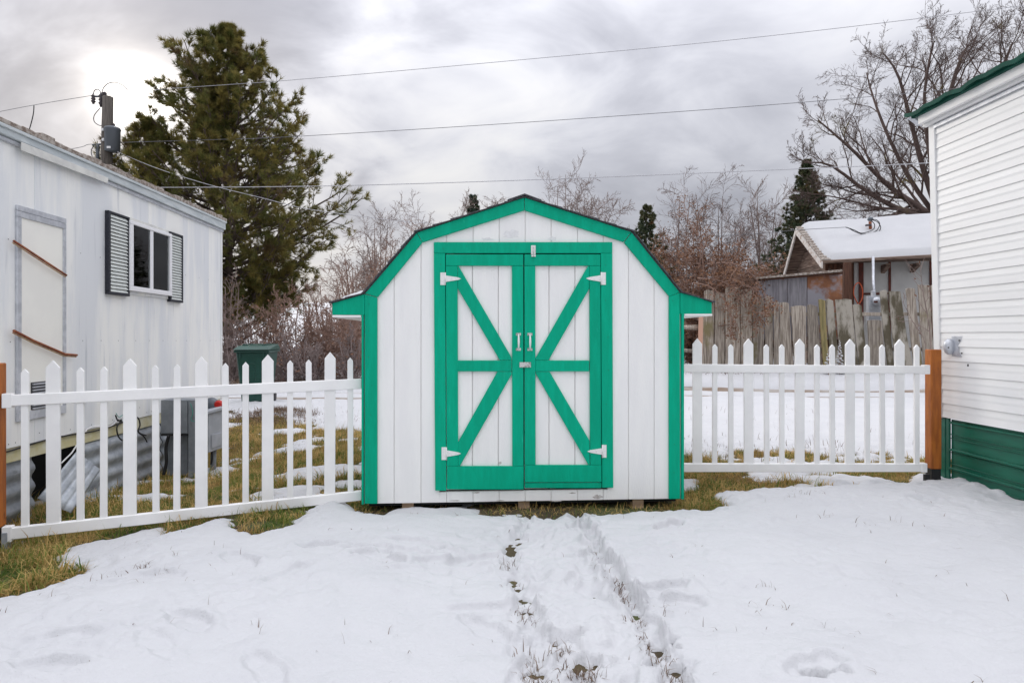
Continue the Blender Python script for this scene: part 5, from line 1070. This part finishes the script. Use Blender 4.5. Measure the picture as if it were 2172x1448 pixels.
# ------------------------------------------------------------------ trees
def nrmz(a): return a / (np.linalg.norm(a, axis=-1, keepdims=True) + 1e-9)
def children_of(r, pts, rad, K, lr, ang, N, tmin, wig, upw, rr_, lmin=0.0, lens=None):
    """grow K children along every polyline. pts (B,N0,3)"""
    B, N0, _ = pts.shape; L = np.linalg.norm(np.diff(pts, axis=1), axis=2).sum(1) if lens is None else lens
    t = tmin + (1 - tmin) * (np.arange(K)[None] + r.uniform(0, 1, (B, K))) / K
    f = np.minimum(t * (N0 - 1), N0 - 1.001); i = f.astype(int); u = (f - i)[..., None]; bi = np.arange(B)[:, None]
    p = pts[bi, i] * (1 - u) + pts[bi, i + 1] * u; tg = nrmz(pts[bi, i + 1] - pts[bi, i]); ra = rad[bi, i] * (1 - u[..., 0]) + rad[bi, i + 1] * u[..., 0]
    rv = nrmz(r.normal(0, 1, (B, K, 3))); pe = nrmz(rv - (rv * tg).sum(-1, keepdims=True) * tg)
    an = np.radians(ang) * r.uniform(.6, 1.35, (B, K, 1)); d = tg * np.cos(an) + pe * np.sin(an)
    ln_ = L[:, None] * lr * (1.15 - .65 * (t - tmin) / (1 - tmin + 1e-6)) * r.uniform(.6, 1.25, (B, K))
    p = p.reshape(-1, 3); d = d.reshape(-1, 3); ln_ = ln_.reshape(-1); ra = ra.reshape(-1)
    m = ln_ > lmin; p, d, ln_, ra = p[m], d[m], ln_[m], ra[m]
    out = [p]; step = ln_ / (N - 1)
    for k in range(N - 1):
        d = nrmz(d + r.normal(0, wig, d.shape) + np.array([0, 0, upw])); p = p + d * step[:, None]; out.append(p)
    P3 = np.stack(out, 1); r0 = np.minimum(ra * rr_, ra * .95)
    R = r0[:, None] * np.linspace(1, .25, N)[None]
    return P3, R
def join(parts):
    Vs, Fs, o = [], [], 0
    for V_, F_ in parts: Vs.append(V_); Fs.append(F_ + o); o += len(V_)
    return np.concatenate(Vs), np.concatenate(Fs)
def bare_tree(name, label, base, trunks, levels, mtrunk, mtwig, seed, rmin=.005, group=None, cat='tree', leaf=None, k0=8, leafpart='leaves', data_only=False):
    """trunks: list of (pts, r0, r1) world; levels: list of (K, lr, ang, N, tmin, wig, up, rr)"""
    r = np.random.RandomState(seed); base = np.array(base, float)
    T0 = np.array([smooth_curve(t[0], 12) for t in trunks]) - base; R0 = np.array([np.linspace(t[1], t[2], 12) for t in trunks])
    o = empty(name, loc=tuple(base), label=label, cat=cat, group=group)
    V_, F_ = tubes_np(T0, R0, k0); link('trunk', np_mesh('trunk', V_, F_, True), mtrunk, o)
    prev = (T0, R0); parts = []; last = None
    for li, lv in enumerate(levels):
        Pn, Rn = children_of(r, prev[0], prev[1], *lv); Rn = np.maximum(Rn, rmin * (1.0 if li < len(levels) - 1 else .8))
        Rn[:, -1] *= .4
        parts.append(tubes_np(Pn, Rn, 5 if li == 0 else (4 if li == 1 else 3))); prev = (Pn, Rn); last = Pn
    V_, F_ = join(parts); link('crown', np_mesh('crown', V_, F_), mtwig, o)
    if leaf:
        n_per, size, spread, m_leaf = leaf
        pts = last[:, 1:, :].reshape(-1, 3); idx = r.randint(0, len(pts), n_per); c = pts[idx] + r.normal(0, spread, (n_per, 3))
        V_, F_ = leafquads(r, c, size); link(leafpart, np_mesh(leafpart, V_, F_), m_leaf, o, kind='stuff')
    return o
def leafquads(r, c, size):
    n = len(c); a = nrmz(r.normal(0, 1, (n, 3))); b = nrmz(np.cross(a, r.normal(0, 1, (n, 3)))); s = (size * r.uniform(.5, 1.3, n))[:, None]
    V = np.stack([c - a * s, c + b * s * .45, c + a * s, c - b * s * .45], 1).reshape(-1, 3); return V, np.arange(n * 4).reshape(n, 4)
def needles(r, pts, dirs, n, L, w, spread):
    T_ = len(pts); p = np.repeat(pts, n, 0); d = nrmz(np.repeat(dirs, n, 0) + spread * nrmz(r.normal(0, 1, (T_ * n, 3))))
    s = nrmz(np.cross(d, r.normal(0, 1, d.shape))) * w; l = (L * r.uniform(.6, 1.15, len(p)))[:, None]
    p = p + d * (l * r.uniform(-.15, .35, (len(p), 1)))
    V = np.stack([p - s, p + s, p + d * l], 1).reshape(-1, 3); return V, np.arange(len(V)).reshape(-1, 3)
def conifer(name, label, base, H, prof, nb, mneedle, seed, elev=(0, 50), z0=.05, tr=.16, tuft=(16, .17, .011, .8), K2=7, K3=4, l2=.34, l3=.36, upw=.10, dens=1.0, cat='pine tree', r3=True, jit=.3, s1=3):
    r = np.random.RandomState(seed); base = np.array(base, float); o = empty(name, loc=tuple(base), label=label, cat=cat)
    tp_ = np.array([[0, 0, -.3], [.05, 0, H * .3], [-.05, 0, H * .6], [0, 0, H * .97]]); Tk = smooth_curve(tp_, 14)[None]; V_, F_ = tubes_np(Tk, np.linspace(tr, .02, 14)[None], 9)
    link('trunk', np_mesh('trunk', V_, F_, True), M['bark'], o)
    zf = z0 + (1 - z0) * ((np.arange(nb) + r.uniform(0, 1, nb)) / nb) ** 1.15; zf = np.clip(zf, z0, .975)
    az = np.arange(nb) * 2.39996 + r.uniform(-.3, .3, nb)
    Lr = np.array([prof(z, a) for z, a in zip(zf, az)]) * r.uniform(1 - jit, 1 + jit * .25, nb)
    el = np.radians(elev[0] + (elev[1] - elev[0]) * zf ** 1.6 + r.normal(0, 7, nb))
    d = np.stack([np.cos(az) * np.cos(el), np.sin(az) * np.cos(el), np.sin(el)], 1)
    Lr = Lr / np.maximum(np.cos(el), .45)
    p = np.stack([np.zeros(nb), np.zeros(nb), zf * H], 1); out = [p]; N = 7
    p[:, 2] = np.maximum(p[:, 2] - Lr * np.maximum(np.sin(el), 0) * 1.0 - upw * Lr * .9, .3 + 0 * Lr)
    for k in range(N - 1):
        d = nrmz(d + r.normal(0, .09, d.shape) + np.array([0, 0, upw])); p = p + d * (Lr / (N - 1))[:, None]; out.append(p)
    B1 = np.stack(out, 1); R1 = (.010 + .012 * Lr)[:, None] * np.linspace(1, .25, N)[None]
    parts = [tubes_np(B1, R1, 4)]
    B2, R2 = children_of(r, B1, R1, K2, l2, 48, 5, .22, .10, upw * .8, .6); parts.append(tubes_np(B2, np.maximum(R2, .006), 3))
    B3, R3 = children_of(r, B2, R2, K3, l3, 45, 4, .25, .10, upw * .8, .7)
    if r3: parts.append(tubes_np(B3, np.maximum(R3, .004), 3))
    V_, F_ = join(parts); link('branches', np_mesh('branches', V_, F_), M['bark'], o)
    pts = []; dirs = []
    for Bq, s0 in ((B1, s1), (B2, 2), (B3, 1)):
        for s in range(s0, Bq.shape[1]):
            pts.append(Bq[:, s]); dirs.append(nrmz(Bq[:, s] - Bq[:, s - 1]))
    pts = np.concatenate(pts); dirs = np.concatenate(dirs)
    if dens < 1: m = r.rand(len(pts)) < dens; pts, dirs = pts[m], dirs[m]
    V_, F_ = needles(r, pts, dirs, *tuft); link('foliage', np_mesh('foliage', V_, F_), mneedle, o, kind='stuff')
    return o
# the tall pine
YPn = 20.0; sP = F / YPn
Hp = 1.3 + (712 - 45) / sP
exl = ([45, 60, 85, 130, 200, 290, 300, 400, 500, 600, 690, 760], [1, 6, 70, 125, 142, 145, 175, 245, 260, 210, 130, 80])
exr = ([45, 60, 80, 110, 200, 290, 400, 470, 560, 640, 700, 760], [1, 7, 42, 70, 140, 185, 225, 262, 225, 190, 120, 60])
def pine_prof(zf, az):
    y = 712 - (zf * Hp - 1.3) * sP; l = np.interp(y, *exl) / sP; r_ = np.interp(y, *exr) / sP; c = math.cos(az)
    return (l if c < 0 else r_) * (abs(c) * .35 + .65)
conifer('pine_tree', 'tall ragged green pine rising behind the mobile home, left of the shed', P(483, 712, YPn)[:2] + (0,) if False else (P(483, 712, YPn).x, YPn, 0), Hp, lambda z, a: pine_prof(z, a) * 1.15, 200, M['needle'], 4, elev=(4, 42), z0=.16, tr=.17, tuft=(16, .18, .0080, .70), K2=11, K3=3, l2=.25, l3=.42, upw=.08, jit=.34, s1=3)
# smaller pine crown at its left
def sp_prof(zf, az): return 1.9 * (1 - zf) ** .75 + .08
xx = P(312, 712, 19.2).x
conifer('pine_tree', 'lower pine at the left foot of the tall one, just above the trailer roof', (xx, 19.2, 0), 1.3 + (712 - 240) * 19.2 / F, lambda z, a: (3.2 if math.cos(a) < 0 else 2.6) * (1 - z) ** .6 + .1, 85, M['needle'], 9, elev=(10, 62), z0=.25, tr=.12, tuft=(13, .18, .0075, .7), K2=7, K3=3, l2=.32, l3=.4, upw=.12)
# spruce behind the old house
conifer('spruce_tree', 'dark pointed spruce with brown cones standing behind the old house gable', (P(1712, 712, 27).x, 27, 0), 1.3 + (712 - 332) * 27 / F, lambda z, a: 3.5 * (1 - z) ** .95 + .03, 230, M['spruce'], 14, elev=(-22, 40), z0=.10, tr=.16, tuft=(12, .10, .011, .9), K2=8, K3=3, l2=.28, l3=.4, upw=.03, jit=.22, cat='spruce tree')
conifer('spruce_tree', 'small dark spruce tip beyond the left slope of the shed roof', (P(1003, 712, 42).x, 42, 1), .3 + (712 - 410) * 42 / F, lambda z, a: 2.6 * (1 - z) ** .8 + .05, 70, M['bluespruce'], 15, elev=(-10, 45), z0=.4, tr=.12, tuft=(12, .16, .02, .9), K2=6, K3=3, l2=.3, l3=.4, upw=.05, cat='spruce tree')
conifer('spruce_tree', 'small green spruce tip among the brown shrubs right of the shed roof', (P(1372, 712, 26).x, 26, 0), 1.3 + (712 - 430) * 26 / F, lambda z, a: 2.3 * (1 - z) ** .8 + .04, 70, M['spruce'], 16, elev=(-5, 45), z0=.4, tr=.1, tuft=(12, .10, .012, .9), K2=6, K3=3, l2=.3, l3=.4, upw=.05, cat='spruce tree')

# big bare maple
YM = 24.0
def PM(pts, dy=0, sp=0): return [P(a, b, YM + dy + sp * i) for i, (a, b) in enumerate(pts)]
mb = P(2040, 712, YM); mb = (mb.x, YM, .3)
TRK = [([Vector(mb) - Vector((0, 0, .5)), P(2030, 600, YM), P(2010, 520, YM), P(2000, 470, YM)], .42, .30),
       (PM([(2000, 480), (1950, 440), (1885, 395), (1810, 320), (1735, 255)], 0, -.3), 0.150, 0.024), (PM([(2000, 470), (1965, 380), (1935, 270), (1905, 160), (1872, 112)], .3, .2), 0.136, 0.018),
       (PM([(2003, 470), (2000, 340), (2010, 220), (2040, 120), (2058, 95)], 0, .1), 0.150, 0.018), (PM([(1985, 470), (1900, 440), (1830, 400), (1760, 350), (1705, 345)], -.3, -.3), 0.116, 0.018),
       (PM([(2005, 460), (2050, 330), (2100, 210), (2140, 110), (2148, 90)], .3, .1), 0.136, 0.018), (PM([(1990, 465), (1930, 380), (1880, 280), (1850, 200), (1838, 155)], .6, .4), 0.102, 0.018),
       (PM([(1990, 460), (1975, 350), (1960, 220), (1975, 110), (1983, 88)], -.4, -.2), 0.102, 0.012), (PM([(2010, 470), (2080, 400), (2150, 300), (2220, 180), (2260, 90)], 0, 0), 0.122, 0.018),
       (PM([(1940, 445), (1860, 440), (1780, 420), (1720, 410)], -.5, -.3), 0.061, 0.012), (PM([(2005, 470), (2090, 360), (2180, 210), (2200, 60), (2192, 40)], -.3, 0), 0.109, 0.018)]
TRK = [(t[0] if len(t[0]) >= 4 else t[0], t[1], t[2]) for t in TRK]
bare_tree('bare_maple', 'large bare maple with spreading limbs above the old house, beside the white siding', mb, TRK,
          [(14, .42, 42, 9, .12, .14, .04, .48), (8, .44, 40, 7, .10, .15, .04, .5), (6, .50, 38, 5, .08, .15, .03, .6), (3, .55, 38, 4, .12, .15, .02, .7)], M['barkmaple'], M['barkmaple'], 21, rmin=.0052)
# far bare trees
def vase(cx, topy, spread, Yd, n, seed, name, label, m, levels, rmin, by=720, r0=.12, group=None, cat='tree', low=.25, leaf=None):
    r = np.random.RandomState(seed); b = P(cx, 712, Yd); bz = float(gz(b.x, Yd)); b = np.array([b.x, Yd, bz]); H = P(cx, topy, Yd).z - bz; S_ = spread * Yd / F
    tr = []
    for i in range(n):
        a = r.uniform(0, 6.28); s = S_ * math.sqrt((i + .5) / n); s *= 1.15; h = H * (1 - .42 * (s / S_ / 1.15) ** 2) * r.uniform(.76, .97)
        e = b + [math.cos(a) * s, math.sin(a) * s, h]; mpt = b + [math.cos(a) * s * .52, math.sin(a) * s * .52, h * .50] + r.normal(0, .09 * S_, 3)
        tr.append(([b - [0, 0, .3], b + [math.cos(a) * s * .08, math.sin(a) * s * .08, h * low * .6], mpt, e], r0 * r.uniform(.7, 1), rmin * 1.5))
    return bare_tree(name, label, b, tr, levels, m, m, seed, rmin=rmin, group=group, cat=cat, leaf=leaf, k0=5)
fine = [(11, .42, 42, 8, .15, .18, .035, .5), (9, .46, 42, 6, .10, .20, .02, .55), (5, .5, 40, 5, .08, .20, .02, .65)]
vase(1205, 350, 105, 45, 26, 31, 'bare_tree', 'wide fan shaped bare poplar above the right of the shed ridge', M['barkpale'], fine, .0105, r0=.12)
vase(800, 418, 60, 34, 9, 32, 'bare_tree', 'thin bare tree right of the pine, where the service wire crosses', M['barkpale'], fine, .0085)
vase(872, 418, 55, 35, 9, 33, 'bare_tree', 'bare tree close behind the left knee of the shed roof', M['barkpale'], fine, .0085)
vase(970, 402, 45, 40, 9, 34, 'bare_tree', 'bare tree left of the small dark spruce tip above the shed', M['barkpale'], fine, .009)
vase(1052, 396, 50, 42, 9, 35, 'bare_tree', 'bare tree right of the small dark spruce tip above the shed', M['barkpale'], fine, .009)
vase(1440, 372, 55, 31, 9, 36, 'bare_tree', 'leftmost of the thin bare trees over the rusty shrubs', M['barkgrey'], fine, .0078)
vase(1515, 356, 60, 31, 9, 37, 'bare_tree', 'tallest of the thin bare trees over the rusty shrubs', M['barkgrey'], fine, .0078)
vase(1618, 372, 45, 33, 9, 38, 'bare_tree', 'pale bare birch left of the spruce by the old house', M['barkpale'], fine, .0085)
vase(1850, 420, 90, 34, 9, 39, 'bare_tree', 'low bare tree behind the snowy roof ridge', M['barkgrey'], fine, .0085)
vase(760, 500, 60, 26, 7, 40, 'bare_shrub', 'tall brown bare shrub right of the pine foliage', M['barkbrown'], fine, .0072, cat='shrub')
vase(850, 500, 60, 24, 7, 41, 'bare_shrub', 'tall brown bare shrub behind the lower left roof slope', M['barkbrown'], fine, .0072, cat='shrub')
vase(925, 470, 45, 30, 6, 42, 'bare_shrub', 'bare shrub top showing just over the left upper roof slope', M['barkbrown'], fine, .008, cat='shrub')
# thicket between trailer and shed
shr = [(8, .42, 42, 6, .15, .17, .03, .55), (6, .45, 42, 5, .1, .19, .02, .65), (3, .5, 40, 4, .1, .18, .02, .7)]
TH = [(490, 555, 45, 16.2, 'pale twiggy shrub touching the trailer corner', 'barkpale'), (540, 640, 40, 16.5, 'brown shrub right behind the wheeled bin', 'barkbrown'), (585, 600, 50, 17.0, 'brown shrub just right of the bin with an upright crown', 'barkbrown'),
      (635, 585, 50, 17.5, 'middle brown shrub of the thicket under the pine', 'barkbrown'), (680, 600, 45, 16.6, 'brown shrub left of the shed eave', 'barkbrown'), (728, 610, 45, 16.2, 'dark brown shrub directly below the left shed eave', 'barkbrown'),
      (770, 560, 60, 18.0, 'brown shrub rising behind the left shed eave', 'barkbrown'), (705, 545, 60, 20.0, 'taller brown shrub under the right foot of the pine', 'barkbrown'), (610, 690, 45, 15.3, 'low scrubby shrub between bin and shed', 'barkgrey'),
      (665, 700, 45, 15.2, 'low scrubby shrub in the middle of the picket tops', 'barkgrey'), (745, 690, 40, 15.2, 'low scrubby shrub against the shed corner', 'barkgrey'), (500, 690, 40, 15.6, 'low scrubby shrub against the trailer corner', 'barkgrey')]
for i, (cx, ty, sp_, Yd, lb, mm) in enumerate(TH): vase(cx, ty, sp_, Yd, 9, 50 + i, 'bare_shrub', lb, M[mm], shr, .0068, r0=.03, cat='shrub', leaf=(300, .035, .10, M['deadleaf']) if i % 2 == 0 else None)
# rusty leaved shrubs at right
lf_ = [(11, .40, 44, 6, .15, .17, .02, .55), (8, .44, 44, 5, .12, .19, .01, .65), (4, .5, 42, 4, .1, .2, .0, .7)]
vase(1485, 436, 95, 17.2, 12, 71, 'rusty_shrub', 'largest rusty leaved shrub, filling the view right of the shed roof', M['barkbrown'], lf_, .008, r0=.06, cat='shrub', leaf=(20000, .036, .10, M['deadleaf']))
vase(1375, 478, 65, 18.5, 9, 72, 'rusty_shrub', 'rusty shrub behind the right slope of the shed roof', M['barkbrown'], lf_, .008, r0=.05, cat='shrub', leaf=(11000, .036, .10, M['deadleaf']))
vase(1560, 545, 75, 16.9, 10, 73, 'rusty_shrub', 'rusty shrub hanging over the left end of the plank fence', M['barkbrown'], lf_, .008, r0=.05, cat='shrub', leaf=(9000, .038, .09, M['deadleaf']))
vase(1470, 580, 60, 16.8, 8, 74, 'rusty_shrub', 'low rusty shrub right behind the flared right eave of the shed', M['barkbrown'], lf_, .008, r0=.05, cat='shrub', leaf=(5000, .038, .09, M['deadleaf']))
vase(1650, 520, 50, 21.5, 8, 75, 'rusty_shrub', 'rusty shrub left of the old house gable', M['barkbrown'], lf_, .008, r0=.05, cat='shrub', leaf=(5000, .042, .09, M['deadleaf']))
# arching spray that hangs in front of the planks
sb = P(1560, 712, 15.4); bz = float(gz(sb.x, 15.75))
sprays = [([P(1500, 560, 15.9), P(1560, 560, 15.6), P(1610, 600, 15.35), P(1632, 665, 15.2)], .02, .006), ([P(1480, 590, 15.9), P(1540, 600, 15.5), P(1590, 640, 15.3), P(1600, 690, 15.2)], .02, .006),
          ([P(1470, 600, 15.9), P(1510, 610, 15.5), P(1545, 650, 15.3), P(1550, 700, 15.2)], .02, .006), ([P(1500, 640, 15.9), P(1530, 600, 15.5), P(1580, 600, 15.3), P(1620, 640, 15.2)], .02, .006), ([P(1490, 790, 15.8), P(1490, 700, 15.8), P(1500, 620, 15.85), P(1520, 570, 15.7)], .04, .01)]
bare_tree('rusty_shrub', 'arching rusty spray hanging in front of the grey planks', (P(1490, 790, 15.8).x, 15.8, bz), sprays, [(9, .35, 45, 5, .2, .16, -.03, .6), (5, .45, 45, 4, .1, .2, -.02, .7)], M['barkbrown'], M['barkbrown'], 81, rmin=.007, cat='shrub', leaf=(2200, .034, .07, M['deadleaf']), k0=5)
# saplings near the right trailer
sap = [([P(1975, 800, 12.2), P(1972, 700, 12.2), P(1958, 620, 12.2), P(1952, 565, 12.2)], .014, .004), ([P(1972, 790, 12.2), P(1960, 720, 12.2), P(1935, 680, 12.2), P(1915, 640, 12.2)], .009, .003)]
bare_tree('sapling', 'thin pale sapling with a few dried leaves in front of the last planks', (P(1975, 800, 12.2).x, 12.2, 0.02), sap, [(7, .28, 50, 5, .3, .12, .05, .7), (2, .4, 40, 4, .2, .15, .05, .8)], M['barkpale'], M['barkpale'], 83, rmin=.0045, cat='sapling', leaf=(14, .03, .03, M['deadleaf']), k0=5)
# small snow laden sapling by the planks
r_ = np.random.RandomState(5)
def snowy(cx, topy, boty, Yd, label, n, wpx):
    b = P(cx, boty, Yd); o = empty('snowy_sapling', loc=tuple(b), label=label, cat='sapling'); H = P(cx, topy, Yd).z - b.z; W_ = wpx * Yd / F
    tube('stem', [(0, 0, -.1), (.01, 0, H * .5), (0, 0, H)], [.012, .01, .004], M['barkbrown'], o, 5)
    Vs = []; bm = bmesh.new()
    for i in range(n):
        t = (i + .5) / n; a = i * 2.4; R_ = W_ * (1 - t) * .9 + .01; c = Vector((math.cos(a) * R_ * .6, math.sin(a) * R_ * .6, H * t))
        g = bmesh.ops.create_icosphere(bm, subdivisions=2, radius=1.0); s = r_.uniform(.7, 1.2)
        for v in g['verts']:
            k = 1 + .3 * float(vn(v.co.x * 3 + i, v.co.y * 3 + v.co.z * 2, 3) - .5); v.co = Vector((v.co.x * R_ * .5 * s * k, v.co.y * R_ * .5 * s * k, v.co.z * .022 * s * k)) @ Matrix.Rotation(-.3, 3, 'Y') + c
    me = bpy.data.meshes.new('snow_clump'); bm.to_mesh(me); bm.free(); me.polygons.foreach_set('use_smooth', [True] * len(me.polygons)); link('snow_clump', me, M['snow'], o, kind='stuff')
snowy(1781, 722, 792, 14.9, 'taller snow laden little conifer in front of the dark planks', 34, 13); snowy(1757, 740, 792, 14.85, 'shorter snow laden sprig left of the little conifer', 22, 11)
# brush and dead grass at the foot of the hedges
r = np.random.RandomState(5)
bp = np.concatenate([np.stack([r.uniform(-7, -2.5, 9000), r.normal(15.4, .45, 9000)], 1), np.stack([r.uniform(3.8, 6.2, 2500), r.normal(15.2, .2, 2500)], 1)])
bp = np.concatenate([bp, gz(bp[:, 0], bp[:, 1])[:, None]], 1); blades('hedge_bottom_grass', bp, .20, .006, .8, M['weed'], 31, kind='stuff', label='tall dead grass at the foot of the thicket across the lane')

print('objects', len(bpy.data.objects), 'tris~', sum(len(m.loops) for m in bpy.data.meshes) // 2)
